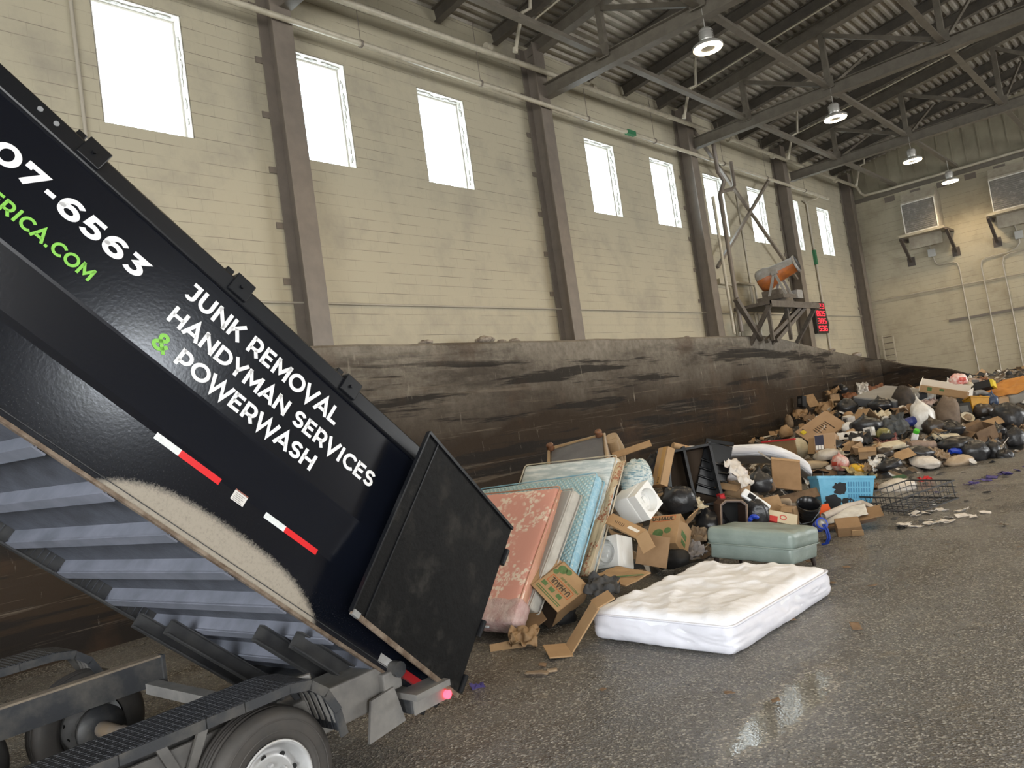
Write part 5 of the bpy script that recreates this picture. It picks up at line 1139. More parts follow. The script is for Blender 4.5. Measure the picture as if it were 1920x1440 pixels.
 ('bag', 'carrier_bag', 'whitered', -5.91, 16.03, 0.31, 0.44, 0.28, 'white carrier bag with a red stripe', 'bag'),
 ('slab', 'pillow', 'tanpil', -6.43, 16.08, 0.33, 0.51, 0.18, 'long tan pillow right of the brown cardboard panel', 'pillow'),
 ('bag', 'clear_bag', 'clear', -6.27, 16.38, 0.48, 0.5, 0.2, 'clear plastic bag below the labelled carton', 'bag'),
 ('bag', 'clear_bag', 'clearg', -7.26, 17.21, 0.57, 0.51, 0.39, 'greenish clear plastic bag beside the labelled carton', 'bag'),
 ('card', 'cardboard_piece', 'brown', -6.2, 15.87, 0.17, 0.48, 0.13, 'torn brown cardboard left of the yellow bag', 'cardboard'),
 ('bag', 'bin_bag', 'black', -6.55, 15.72, 0.13, 0.33, 0.22, 'black bin bag right of the brown cardboard panel', 'bag'),
 ('bag', 'bin_bag', 'darkgrey', -5.88, 14.84, 0.04, 0.45, 0.23, 'dark grey bin bag left of the blue plastic sheet', 'bag'),
 ('bag', 'carrier_bag', 'whitec', -4.94, 12.46, 0.23, 0.16, 0.21, 'small crumpled white bag left of the blue plastic sheet', 'bag'),
 ('film', 'plastic_sheet', 'white', -6.17, 14.99, 0.06, 0.19, 0.27, 'white plastic strip right of the brown cardboard panel', 'plastic'),
 ('card', 'cardboard_sheet', 'brown', -4.94, 11.48, 0.35, 0.78, 0.11, 'long brown cardboard sheet above the black bucket', 'cardboard'),
 ('cloth', 'paper_wad', 'yellowp', -5.39, 15.77, 0.09, 0.65, 0.11, 'yellowed paper litter below the yellow bag', 'litter'),
 ('card', 'plastic_strip', 'green', -4.71, 15.67, 0.02, 0.26, 0.07, 'dark green strip on the floor', 'strip'),
 ('cloth', 'cloth_scrap', 'red', -4.13, 15.2, 0.01, 0.23, 0.08, 'red cloth on the floor', 'cloth'),
 ('bag', 'carrier_bag', 'whitec', -4.36, 14.25, 0.04, 0.57, 0.19, 'crumpled white plastic bag behind the wire rack', 'bag'),
 ('cloth', 'cloth_scrap', 'brown', -4.75, 14.48, 0.02, 0.19, 0.15, 'brown rag right of the blue plastic sheet', 'rag'),
 ('bowl', 'cup', 'white', -3.32, 12.34, 0.02, 0.08, 0.07, 'small white cup on the floor beside the wire rack', 'cup'),
 ('bag', 'bin_bag', 'black', -5.51, 9.0, 0.71, 0.46, 0.33, 'black bin bag behind the rear moving carton', 'bag'),
 ('cloth', 'cloth_scrap', 'cream', -5.31, 9.2, 0.65, 0.14, 0.16, 'cream cloth left of the brown chest', 'cloth'),
 ('bag', 'plastic_bag', 'whiteblue', -5.88, 10.4, 1.0, 0.19, 0.18, 'white plastic bag with a blue tie', 'bag'),
 ('film', 'carrier_bag', 'whitec', -5.04, 9.9, 0.92, 0.22, 0.37, 'thin white carrier bag hanging over the open carton', 'bag'),
 ('bag', 'carrier_bag', 'whitepink', -5.25, 10.2, 0.9, 0.34, 0.18, 'pinkish white plastic bag below the curved white mattress', 'bag'),
 ('obox', 'open_carton', 'kraft', -5.19, 10.0, 0.71, 0.42, 0.19, 'open tan carton behind the brown chest', 'box'),
 ('box', 'plastic_scoop', 'red', -5.2, 9.6, 0.66, 0.11, 0.12, 'red plastic piece above the brown chest', 'plastic'),
 ('bag', 'bin_bag', 'black', -5.1, 10.6, 0.69, 0.34, 0.26, 'black bin bag left of the brown cardboard panel', 'bag'),
 ('bag', 'paper_bag', 'brown', -5.07, 10.9, 0.61, 0.14, 0.17, 'crumpled brown paper bag below the brown cardboard panel', 'bag'),
 ('bag', 'bin_bag', 'black', -4.74, 9.6, 0.43, 0.34, 0.31, 'black bin bag behind the green ottoman', 'bag'),
 ('roll', 'strap', 'bluebr', -4.63, 9.3, 0.43, 0.12, 0.06, 'bright blue strap on the black bin bag behind the ottoman', 'strap'),
 ('plank', 'board', 'kraft', -4.83, 10.3, 0.37, 0.3, 0.25, 'tan board leaning behind the printed carton', 'board'),
 ('slab', 'cushion', 'beige', -4.9, 10.8, 0.33, 0.26, 0.26, 'beige cushion panel left of the black bucket', 'cushion'),
 ('obox', 'carton', 'kraft', -4.53, 10.2, 0.29, 0.2, 0.28, 'tan carton left of the black bucket', 'box'),
 ('card', 'flap_of_orange_plastic', 'orangered', -4.34, 10.9, 0.23, 0.17, 0.13, 'orange-red plastic piece right of the black bucket', 'plastic'),
 ('cloth', 'cloth_scrap', 'greyl', -5.07, 8.5, 0.19, 0.21, 0.2, 'light grey cloth left of the green ottoman', 'cloth'),
 ('cloth', 'cloth_scrap', 'tanp', -5.16, 8.8, 0.31, 0.18, 0.18, 'tan cloth left of the green ottoman', 'cloth'),
 ('bag', 'bundle_or_shade_fill', 'black', -5.09, 8.0, 0.17, 0.45, 0.19, 'black lump standing in for shade in the gap behind the white mattress', 'bag'),  # black lump added as the shade of this gap, no real bundle
 ('bag', 'bin_bag', 'black', -5.24, 9.3, 0.3, 0.43, 0.36, 'black bin bag left of the brown chest', 'bag'),
 ('cloth', 'cloth_scrap', 'darkgrey', -4.76, 6.15, 0.35, 0.28, 0.22, 'dark grey crumpled cloth in front of the folded green-edged carton', 'cloth'),
 ('cloth', 'paper_wad', 'kraft', -5.03, 5.2, 0.1, 0.25, 0.15, 'crumpled kraft paper on the floor by the pink mattress', 'paper'),
 ('card', 'cardboard_piece', 'kraft', -5.17, 5.1, 0.01, 0.31, 0.07, 'flat cardboard scrap on the floor', 'cardboard'),
 ('bag', 'bundle_or_shade_fill', 'black', -5.22, 5.95, 0.08, 0.32, 0.18, 'matt black filler for the shade inside the front moving carton', 'bag'),  # black shape stands in for the shaded hollow of the carton
 ('cloth', 'glove', 'purple', -4.69, 4.24, 0.01, 0.11, 0.06, 'purple glove on the floor', 'glove'),
 ('bag', 'bin_bag', 'black', -5.38, 11.6, 0.66, 0.34, 0.25, 'black bin bag left of the brown cardboard panel and right of the curved white mattress', 'bag'),
 ('card', 'cardboard_strip', 'kraft', -6.53, 9.6, 1.43, 0.59, 0.06, 'long flat cardboard strip left of the tall narrow carton', 'cardboard'),
 ('cloth', 'cloth_scrap', 'black', -6.0, 9.3, 1.24, 0.45, 0.26, 'black cloth left of the tall narrow carton', 'cloth'),
 ('bag', 'bin_bag', 'black', -5.76, 10.0, 1.19, 0.39, 0.23, 'black bin bag right of the tall narrow carton', 'bag'),
 ('cloth', 'paper_wad', 'kraft', -5.48, 10.3, 0.78, 0.23, 0.14, 'crumpled brown paper below the curved white mattress', 'paper'),
 ('bag', 'bin_bag', 'black', -5.67, 16.08, 0.3, 0.28, 0.15, 'black bin bag above the yellow bag', 'bag'),
 ('bag', 'bin_bag', 'brownblack', -4.72, 18.49, 0.7, 0.4, 0.28, 'dark brown torn bag below the big white carrier bag', 'bag'),
 ('bag', 'bin_bag', 'brownblack', -4.08, 20.28, 0.83, 0.37, 0.27, 'dark brown torn bag below the yellow bin', 'bag'),
 ('bag', 'bin_bag', 'brownblack', -5.13, 16.4, 0.41, 0.28, 0.19, 'dark brown torn bag below the cream foam board', 'bag'),
 ('bag', 'bin_bag', 'black', -6.15, 16.66, 0.62, 0.3, 0.2, 'black bin bag right of the labelled carton', 'bag'),
 ('bag', 'bin_bag', 'black', -6.1, 19.68, 1.25, 0.52, 0.26, 'black bin bag below the grey foam slab', 'bag'),
 ('cloth', 'cloth_scrap', 'brown', -5.45, 19.4, 1.07, 0.5, 0.22, 'dark brown rag above the blue drum', 'rag'),
 ('cloth', 'cloth_scrap', 'brown', -3.74, 18.96, 0.39, 0.34, 0.21, 'dark brown rag right of the cream foam bowl', 'rag'),
 ('cloth', 'cloth_scrap', 'tanp', -4.48, 17.26, 0.31, 0.28, 0.15, 'tan rag right of the taupe blanket roll', 'rag'),
 ('cloth', 'paper_wad', 'white', -4.9, 17.03, 0.43, 0.2, 0.13, 'white paper left of the taupe blanket roll', 'paper'),
 ('cloth', 'paper_wad', 'white', -5.28, 16.18, 0.34, 0.21, 0.11, 'white paper right of the yellow bag', 'paper'),
 ('cloth', 'paper_wad', 'cream', -5.94, 16.51, 0.52, 0.22, 0.16, 'cream paper right of the labelled carton', 'paper'),
 ('cloth', 'paper_wad', 'cream', -4.31, 18.96, 0.63, 0.19, 0.12, 'cream paper below the cream foam bowl', 'paper'),
 ('cloth', 'cloth_scrap', 'slate', -4.56, 18.2, 0.55, 0.3, 0.16, 'slate grey rag right of the taupe blanket roll', 'rag'),
 ('cloth', 'cloth_scrap', 'slate', -5.68, 18.15, 0.96, 0.31, 0.19, 'slate grey rag left of the grey jacket', 'rag'),
 ('box', 'small_box', 'kraft', -5.01, 17.1, 0.52, 0.22, 0.13, 'small tan carton right of the cream foam board', 'box'),
 ('box', 'small_box', 'kraft', -4.47, 19.27, 0.72, 0.19, 0.14, 'small brown carton left of the cream foam bowl', 'box'),
 ('cloth', 'paper_wad', 'kraft', -7.67, 18.89, 0.97, 0.24, 0.16, 'crumpled brown paper left of the big cardboard sheet', 'paper'),
 ('cloth', 'paper_wad', 'kraft', -7.17, 19.43, 1.16, 0.32, 0.19, 'crumpled brown paper above the big cardboard sheet and above the labelled carton', 'paper'),
 ('cloth', 'paper_wad', 'kraft', -10.3, 28.35, 1.61, 0.47, 0.23, 'crumpled brown paper above the big cardboard sheet and left of the grey foam slab', 'paper'),
 ('bag', 'bin_bag', 'black', -3.67, 19.2, 0.43, 0.34, 0.23, 'black bin bag right of the cream foam bowl', 'bag'),
 ('bag', 'bin_bag', 'black', -3.38, 18.02, 0.04, 0.3, 0.19, 'black bin bag right of the blue tube', 'bag'),
]
for i, it in enumerate(ITEMS): make_item(*it, i+3)
# scraps too small to tell apart
random.seed(8); SC = [('kraft', 'small torn scrap of brown card mixed into the far heap'), ('white', 'small torn scrap of white paper mixed into the far heap'), ('black', 'small shred of black plastic mixed into the far heap'), ('tanp', 'small torn scrap of tan cloth mixed into the far heap')]
hz = lambda x, y: 1.75*(1-math.exp(-max(0, inside(x, y, FAR))/2.6))
n = 0
while n < 280:
    x, y = random.uniform(-10.2, -2.2), random.uniform(15.6, 30)
    dd = inside(x, y, FAR)
    if dd < .15: continue
    c, lab = SC[n % 4]; s = random.uniform(.08, .30); n += 1
    mb = MB(); M_ = TR((x, y, hz(x, y)+.02), (random.uniform(-40, 60), random.uniform(-40, 40), random.uniform(0, 180)))
    if n % 3 == 0: mb.sheet(s*1.3, s, n, .01, 3, .008, 4, M_, smooth=False)
    elif n % 3 == 1: mb.sheet(s*1.2, s, n, s*.3, 5/s*.3, .005, 9, M_)
    else: mb.blob((s, s*.8, s*.6), n, .4, 2, 8, M_)
    tag(mb.build('refuse_scrap', pal(c, 'refuse_scrap')), lab, 'scrap', c+' scraps in the far heap')
n = 0; random.seed(19)
while n < 46:
    x, y = random.uniform(-8.2, -4.6), random.uniform(6.9, 13.6); dd = inside(x, y, NEAR)
    if dd < .1: continue
    c, lab = SC[n % 4]; s = random.uniform(.08, .22); n += 1
    mb = MB(); M_ = TR((x, y, .62*(1-math.exp(-dd/.8))), (random.uniform(-40, 60), random.uniform(-40, 40), random.uniform(0, 180)))
    if n % 2: mb.sheet(s*1.3, s, n+300, .01, 3, .008, 4, M_, smooth=False)
    else: mb.blob((s, s*.8, s*.6), n+300, .4, 2, 8, M_)
    tag(mb.build('refuse_scrap', pal(c, 'refuse_scrap')), lab.replace('far heap', 'near heap'), 'scrap', c+' scraps in the near heap')
# litter on the open floor
random.seed(21)
for (x0, y0, x1, y1, cnt_, c, lab, grp) in ((-3.55, 10.75, -2.6, 12.0, 22, 'whitec', 'small pale crumpled scrap in the litter patch on the floor right of the planks', 'pale litter on the floor'), (-3.6, 13.6, -2.3, 17.3, 24, 'purple', 'small purple shred strewn on the floor in front of the far heap', 'purple shreds on the floor'), (-4.9, 9.9, -2.4, 17.5, 30, 'darkgrey', 'small dark shred of plastic lying on the open floor', 'dark shreds on the floor'), (-4.6, 4.2, -1.5, 11, 16, 'brown', 'small brown leaf-like scrap lying on the open floor', 'brown scraps on the floor')):
    for q in range(cnt_):
        t = random.random(); x = x0+(x1-x0)*t+random.uniform(-.12, .12); y = y0+(y1-y0)*(t if c == 'purple' else random.random()); s = random.uniform(.05, .13)*(.6 if c == 'brown' else 1)
        mb = MB(); mb.sheet(s*1.4, s, q+500, s*.25, 9, .004, 7, TR((x, y, .018), (random.uniform(-14, 14), random.uniform(-14, 14), random.uniform(0, 180))))
        tag(mb.build('floor_scrap', pal(c, 'floor_scrap')), lab, 'scrap', grp)
mb = MB(); mb.sheet(.20, .06, 77, .015, 6, .01, 10, TR((-4.39, 4.63, .02), (0, 0, 20))); mb.rbox((.09, .05, .02), .01, 3, TR((-4.30, 4.72, .025), (5, 0, 40)))
tag(mb.build('broken_shell_piece', pal('tanp', 'x')), 'tan curved broken piece lying alone on the floor before the cartons', 'debris')
o = empty('carabiner_clip', (-5.45, 5.0, 0), 'small grey clip with a white ring at the foot of the pink mattress', 'clip')
mb = MB(); mb.rbox((.09, .035, .025), .01, 3, TR((-5.44, 5.12, .18), (0, 10, 40))); mb.build('clip_body', mat('grey_metal_clip', (.3, .31, .33), .35, .6), o)
mb = MB(); mb.tube([Vector((-5.49, 5.07, .17)) + Vector((.022*math.cos(a*.5236), .01*math.cos(a*.5236), .022*math.sin(a*.5236))) for a in range(13)], .005, 6); mb.build('ring', M_white, o)

# ------------------------------------------------------------------ large pieces of the near pile
def wrinkle(o): return o
M_pinkf = mat_pattern('pink_floral_ticking', (.74, .36, .29), (.88, .74, .62), 'flower', 1.9)
M_pinks = mat('pink_side_band', (.62, .33, .24), .6, c2=(.50, .28, .17), ns=3)
M_film = mat('glossy_clear_wrap', (.70, .55, .52), .15, c2=(.55, .35, .33), ns=8, bump=.9, bs=16)
def mattress(name, label, dims, pos, rot, mface, mside, piping=True, r=.05, amp=.006):
    """face sides +-y, edge band round it, piping along both rims"""
    o = empty(name, pos, label, 'mattress'); T = TR(pos, rot); hx, hy, hz_ = [d/2 for d in dims]
    mb = MB(); mb.rbox((dims[0]-.02, dims[1], dims[2]-.02), r, 14, None, amp, 5, len(label)); mb.build('cover', mface, o, M=T)
    mb = MB(); mb.rbox((dims[0], dims[1]*.72, dims[2]), r, 14, None, amp*.6, 5, 3); mb.build('side_band', mside, o, M=T)
    if piping:
        for s in (-1, 1):
            mb = MB(); y = s*hy*.86; c = r*.9; pts = []
            for cx, cz, a0 in ((hx-c, hz_-c, 0), (-hx+c, hz_-c, 90), (-hx+c, -hz_+c, 180), (hx-c, -hz_+c, 270)): pts += [(cx+c*math.cos(R(a0+b)), y, cz+c*math.sin(R(a0+b))) for b in (0, 30, 60, 90)]
            mb.tube(pts+[pts[0]], .009, 6, False); mb.build('piping', mside, o, M=T)
    return o, T
o, T = mattress('mattress', 'pink floral mattress leaning nearest the trailer door', (1.80, .19, 1.62), (-6.18, 5.82, .68), (-46, -1.2, 5), M_pinkf, M_pinks)
mb = MB(); mb.rbox((.5, .215, .30), .05, 8, TR((.68, 0, -.69)), .012, 9, 3); mb.build('torn_plastic_wrap', M_film, o, M=T)
o, T = mattress('box_spring', 'pale grey striped box spring between the pink and blue mattresses', (1.84, .16, 1.36), (-6.10, 6.16, .66), (-40.5, -4, -8), mat_pattern('grey_white_stripe_ticking', (.55, .53, .49), (.36, .35, .33), 'stripe', 14), mat('pale_grey_band', (.55, .53, .48), .7, c2=(.4, .38, .34), ns=5), True, .03)
o, T = mattress('mattress', 'light blue quilted mattress behind the pink one', (1.84, .19, 1.56), (-6.14, 6.50, .71), (-42.9, -2.7, 2.5), mat_pattern('light_blue_quilted_cover', (.33, .53, .60), (.55, .68, .68), 'quilt', 7), mat_pattern('light_blue_printed_band', (.25, .47, .60), (.40, .60, .70), 'film', 5))
o, T = mattress('mattress', 'white mattress in crinkled clear plastic standing behind the blue one', (1.52, .18, 1.46), (-6.04, 7.10, .88), (-36.5, -.9, -2.5), mat_pattern('crinkled_plastic_over_white', (.50, .58, .60), (.80, .84, .84), 'film', 3, .2), mat('cream_band', (.50, .42, .30), .6, c2=(.6, .55, .45), ns=6))
mb = MB(); mb.sheet(.19, 1.46, 11, .035, 4.5, .006, 18, TR((-5.262, 6.954, .896), (-39.5, -6.5, -10.8)) @ TR((0, 0, 0), (90, 0, 0)))
tag(mb.build('torn_ticking', mat_pattern('cream_floral_ticking', (.62, .50, .33), (.40, .14, .07), 'flower', 3.2)), 'torn strip of cream floral ticking hanging right of the blue mattress', 'fabric')
mb = MB(); mb.blob((.38, .30, .48), 31, .22, 2.4, 22, TR((-5.34, 7.86, 1.18), (-15, 10, 20))); tag(mb.build('bedding_bag', mat_pattern('blue_white_bedding_in_plastic', (.55, .60, .58), (.12, .24, .30), 'film', 7, .25)), 'clear bag of blue and white bedding right of the plastic-wrapped mattress', 'bag')
# armchair turned over, underside out
o = empty('armchair', (-7.08, 9.0, .9), 'overturned tan armchair showing its grey underside behind the mattresses', 'armchair'); T = TR((-7.08, 9.0, 1.42), (-61.6, -6.4, 31.6))
mb = MB(); mb.rbox((.80, .02, .70), .008, 10, TR((0, -.06, 0)), .01, 4, 2); mb.build('dust_cover', mat('grey_dust_cover_cloth', (.085, .085, .092), .5, c2=(.12, .12, .128), ns=3, bump=.3, bs=7), o, M=T)
M_tanv = mat('tan_velvet', (.33, .23, .12), .8, c2=(.26, .17, .085), ns=4, sheen=.3)
mb = MB(); mb.rbox((.90, .34, .82), .06, 8, TR((0, .14, 0)), .01, 3, 4); mb.build('seat_frame', M_tanv, o, M=T)
mb = MB(); mb.tube([(-.44, -.07, -.36), (-.44, -.07, .355), (.44, -.07, .365), (.44, -.07, -.36)], .032, 10); mb.build('border_roll', M_tanv, o, M=T)
for x in (.52,):
    mb = MB(); mb.tube([(x, .02, .43), (x+.02, .25, .42), (x, .5, .36)], [.10, .13, .11], 14); mb.tube([(x, .02, .30), (x, .45, .26)], .09, 12); mb.build('arm_roll', M_tanv, o, M=T)
for x, z in ((-.40, .33), (.36, .36)):
    mb = MB(); mb.lathe([(0, 0), (.05, 0), (.058, .02), (.05, .05), (.062, .075), (.05, .10), (.04, .12)], TR((x, -.17, z), (-90, 0, 0)), 16); mb.build('bun_foot', mat('turned_brown_wood', (.14, .06, .03), .35, c2=(.22, .10, .05), ns=9), o, M=T)
# moulded foam blocks with round recesses
M_foam = mat('white_moulded_foam', (.80, .80, .78), .6, bump=.15, bs=90)
def foam(label, dims, pos, rot, rr):
    o = empty('foam_packing_block', pos, label, 'foam block', 'foam packing blocks'); T = TR(pos, rot); hx, hy, hz_ = [d/2 for d in dims]
    mb = MB(); mb.rbox((dims[0], dims[1]*.70, dims[2]), .02, 8, TR((0, dims[1]*.15, 0))); mb.build('block_body', M_foam, o, M=T)
    mb = MB(); n = 32; ring = []; sq = []
    for k in range(n):
        a = 2*math.pi*k/n; c, s = math.cos(a), math.sin(a); q = 1/max(abs(c), abs(s)); ring.append((rr*c, -hy, rr*s)); sq.append((hx*.96*c*q, -hy, hz_*.96*s*q))
    back = [(x*.9, -hy*.5, z*.9) for x, y, z in ring]; sqb = [(x, -hy*.38, z) for x, y, z in sq]
    mb.add(ring+sq, [(k, (k+1) % n, n+(k+1) % n, n+k) for k in range(n)]); mb.add(ring+back, [(k, n+k, n+(k+1) % n, (k+1) % n) for k in range(n)], None, True); mb.add(back, [tuple(range(n))]); mb.add(sq+sqb, [(k, n+k, n+(k+1) % n, (k+1) % n) for k in range(n)])
    mb.build('recessed_face', M_foam, o, M=T, recalc=False)
    mb = MB(); mb.lathe([(rr*.72, 0), (rr*.72, .02), (rr*.62, .03), (rr*.58, 0)], TR((0, -hy*.5, 0), (90, 0, 0)), 28); mb.bar((-rr*.35, -hy*.5, -rr*.2), (rr*.05, -hy*.5, -rr*.2), .04, .03); mb.bar((-rr*.35, -hy*.5, rr*.12), (rr*.2, -hy*.5, rr*.12), .04, .03); mb.build('moulded_ring', M_foam, o, M=T)
foam('upper white foam packing block tilted on its corner right of the blue mattress', (.354, .394, .346), (-5.27, 7.686, .918), (-24.7, 62.4, 61.3), .14)
foam('lower white foam packing block with a deep round recess', (.417, .295, .368), (-5.391, 7.198, .415), (-20.3, -8.6, 1.8), .155)
# cartons
M_kraft = mat('kraft_corrugated_card', (.40, .255, .13), .75, c2=(.34, .21, .105), ns=3, bump=.08, bs=60)
M_kraftd = mat('darker_kraft_card', (.27, .165, .085), .8, c2=(.21, .125, .06), ns=3); M_ink = mat('dark_brown_print', (.06, .035, .02), .7); M_gink = mat('green_carton_print', (.06, .13, .035), .7, c2=(.1, .17, .06), ns=20); M_oink = mat('orange_carton_print', (.5, .10, .02), .7)
def panel(parent, name, dims, pos, rot, m):
    mb = MB(); mb.box([-d/2 for d in dims], [d/2 for d in dims]); return mb.build(name, m, parent, M=TR(pos, rot), bev=.003)
def frontput(T, hy): return lambda a, b: T @ Vector((a, -hy-.002, b))
o = empty('tall_carton', (-5.42, 8.6, 1.0), 'tall narrow carton standing on end above the rear moving carton', 'carton'); T = TR((-5.415, 8.604, 1.232), (-26.9, -4.7, -22.7))
mb = MB(); mb.box((-.11, -.055, -.256), (.11, .055, .256)); mb.build('carton_body', M_kraft, o, M=T, bev=.004)
mb = MB(); mb.box((.0, -.057, -.256), (.075, -.055, .256)); mb.build('tape', mat('brown_tape', (.45, .26, .09), .25), o, M=T)
mb = MB()
for q in range(4): mb.box((.02, -.0585, -.235+q*.022), (.055-.012*(q % 2), -.057, -.222+q*.022))
mb.build('print', M_ink, o, M=T)
o = empty('open_carton', (-4.95, 7.0, .4), 'flattened open carton with one flap hanging, below the upper foam block', 'carton')
T = TR((-5.014, 6.998, .777), (-76.3, 23.3, -2.9)); panel(o, 'carton_panel', (.468, .02, .203), (-5.014, 6.998, .777), (-76.3, 23.3, -2.9), M_kraft)
mb = MB(); mb.box((.06, -.012, -.02), (.20, -.0105, .03)); mb.build('shipping_label', mat('white_paper_label', (.72, .7, .66), .6), o, M=T)
mb = MB()
for q in range(6): mb.bar((-.10+q*.022, -.011, -.035), (-.115+q*.022, -.011, .012+.006*(q % 3)), .005, .003, (0, 1, 0))
mb.build('print', M_ink, o, M=T)
panel(o, 'flap', (.153, .012, .209), (-4.695, 6.895, .618), (-27, -26.7, 21.8), M_kraft)
panel(o, 'carton_side', (.34, .015, .34), (-4.82, 7.20, .46), (-14, 16, 32), M_kraftd)
# rear moving carton
o = empty('moving_carton', (-5.24, 8.2, .2), 'rear moving carton tipped over under the black bin bag', 'carton', 'moving cartons'); pos, rot = (-5.237, 8.206, .395), (-48.1, -2.1, 9.2); T = TR(pos, rot); w2, d2, h2 = .20, .175, .22
mb = MB(); mb.box((-w2, -d2, -h2), (w2, d2, h2)); mb.build('carton_body', M_kraft, o, M=T, bev=.004)
panel(o, 'flap', (.012, .33, .20), T @ Vector((w2+.05, 0, h2+.06)), (rot[0], rot[1]+50, rot[2]), M_kraft)
fp = frontput(T, d2); lettering('U-HAUL', fp, -.17, .12, .135, .055, .26).build('print', M_ink, o, recalc=False)
mb = MB(); mb.box((-.185, -d2-.0015, .125), (.135, -d2, .131)); mb.box((-.185, -d2-.0015, .195), (.135, -d2, .201)); mb.box((.131, -d2-.0015, .125), (.137, -d2, .2)); mb.build('print_frame', M_oink, o, M=T)
mb = MB(); mb.lathe([(0, 0), (.07, 0)], TR((-.06, -d2-.0015, -.06), (90, 0, 0)), 20); mb.lathe([(0, 0), (.045, 0)], TR((.06, -d2-.0015, -.02), (90, 0, 0)), 20); mb.box((w2, -.05, -.12), (w2+.0015, .07, -.06)); mb.box((w2, -.08, -.03), (w2+.0015, .07, .05)); mb.build('green_print', M_gink, o, M=T)
# front moving carton, printed side up, open below
o = empty('moving_carton', (-5.15, 5.9, 0), 'front moving carton with printed side up by the pink mattress', 'carton', 'moving cartons'); pos, rot = (-5.154, 5.906, .30), (-64.7, 44.3, 5.8); T = TR(pos, rot); w2, h2 = .190, .230
mb = MB(); mb.box((-w2, -.15, -h2), (w2, -.142, h2)); mb.box((-w2, -.15, -h2+.12), (-w2+.008, .10, h2)); mb.box((w2-.008, -.15, -h2), (w2, .12, h2)); mb.box((-w2, -.15, h2-.008), (w2, .12, h2)); mb.build('carton_body', M_kraft, o, M=T)
def put2(a, b): return T @ Vector((-b, -.152, a))
lettering('U-HAUL', lambda a, b: T @ Vector((.125-a, -.1525, .02-b)), 0, .25, 0, .062, .24).build('print', M_ink, o, recalc=False)
mb = MB()
for a, b, c_, d_ in ((-.145, .034, .145, .040), (-.145, -.060, .145, -.054), (-.145, -.060, -.139, .040), (.139, -.060, .145, .040)): mb.box((a, -.1515, b), (c_, -.15, d_))
mb.build('print_frame', M_oink, o, M=T)
lettering('MEDIUM BOX', lambda a, b: T @ Vector((.17-a, -.1525, .085-b)), 0, .24, 0, .026, .2).build('print', M_gink, o, recalc=False)
mb = MB(); mb.lathe([(0, 0), (.05, .0)], TR((-.12, -.1515, .15), (90, 0, 0)), 18); mb.lathe([(0, 0), (.035, .0)], TR((-.06, -.1515, .175), (90, 0, 0)), 14); mb.lathe([(0, 0), (.03, .0)], TR((-.15, -.1515, .08), (90, 0, 0)), 14)
for q in range(3): mb.box((-.16+q*.10, -.1515, -.125), (-.10+q*.10, -.15, -.08))
for q in range(2): mb.box((-.17, -.1515, -.19+q*.022), (.15, -.15, -.18+q*.022))
mb.build('green_print', M_gink, o, M=T)
panel(o, 'flap', (.10, .01, .44), T @ Vector((-w2-.05, -.13, 0)), (rot[0], rot[1], rot[2]), M_kraft)
panel(o, 'flap', (.293, .015, .282), (-5.308, 5.604, .134), (-57.4, 29.7, -26.4), M_kraftd)
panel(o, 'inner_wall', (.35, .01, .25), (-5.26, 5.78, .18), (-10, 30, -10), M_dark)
# long folded strip of card leaning on the white mattress
o = empty('folded_cardboard', (-4.5, 5.2, 0), 'long folded cardboard strip propped on the corner of the white mattress', 'cardboard')
panel(o, 'middle_panel', (.20, .014, .451), (-4.41, 5.312, .195), (-39.1, 7.8, -36.6), M_kraft); panel(o, 'upper_flap', (.25, .014, .185), (-4.286, 5.499, .395), (-68.8, 4.4, -40.8), M_kraft); panel(o, 'lower_flap', (.209, .014, .30), (-4.562, 5.116, .035), (-84.7, 6.1, 52), M_kraft)
o = empty('flat_carton', (-4.85, 6.6, .2), 'flattened carton with a green printed edge left of the white mattress', 'carton'); T = TR((-4.854, 6.59, .326), (-85.4, 5.1, -10))
mb = MB(); mb.sheet(.496, .376, 4, .02, 3, .014, 10, T @ TR((0, 0, 0), (90, 0, 0)), smooth=False); mb.build('carton_panel', M_kraft, o)
mb = MB()
for q in range(2): mb.bar(T @ Vector((-.1+q*.03, -.022, -.17)), T @ Vector((.22+q*.02, -.022, .10)), .012, .004, (0, 0, 1))
mb.build('green_print', M_gink, o)
# the white mattress on the floor, loose fitted cover with gathered skirt
M_wm = mat('white_stretch_cover', (.83, .85, .91), .6, c2=(.78, .77, .78), ns=2.2, lo=.4, hi=.75, bump=.7, bs=6); M_wm2 = mat('lilac_white_skirt', (.72, .72, .78), .6, c2=(.66, .66, .72), ns=3, bump=.5, bs=6)
o = empty('mattress', (-3.73, 6.47, 0), 'white covered mattress lying flat on the open floor in front', 'mattress'); T = TR((-3.73, 6.467, .152), (0, .6, -2.1))
def pillow_top(p):
    k = 1-.55*(abs(p.x)/.70)**6-.35*(abs(p.y)/.95)**6; n_ = noise.fractal(Vector((p.x*3.1, p.y*1.6, 3.3)), .9, 2, 5); f = abs(noise.noise(Vector((p.x*2.4+p.y*1.3, p.y*2.0-p.x, 8)))); 
    if p.z > .05: g = noise.noise(Vector((p.x*3.0+p.y*2.0, p.y*11-p.x*7, 4))); p = p + Vector((0, 0, .018*n_ + .022*max(0, .22-f)/.22 + .012*max(0, g)**2*3 - .02*(1-k)))
    return p
mb = MB(); mb.rbox((1.40, 1.90, .30), .085, 70, None, .003, 3, 5, pillow_top); mb.build('cover', M_wm, o, M=T)
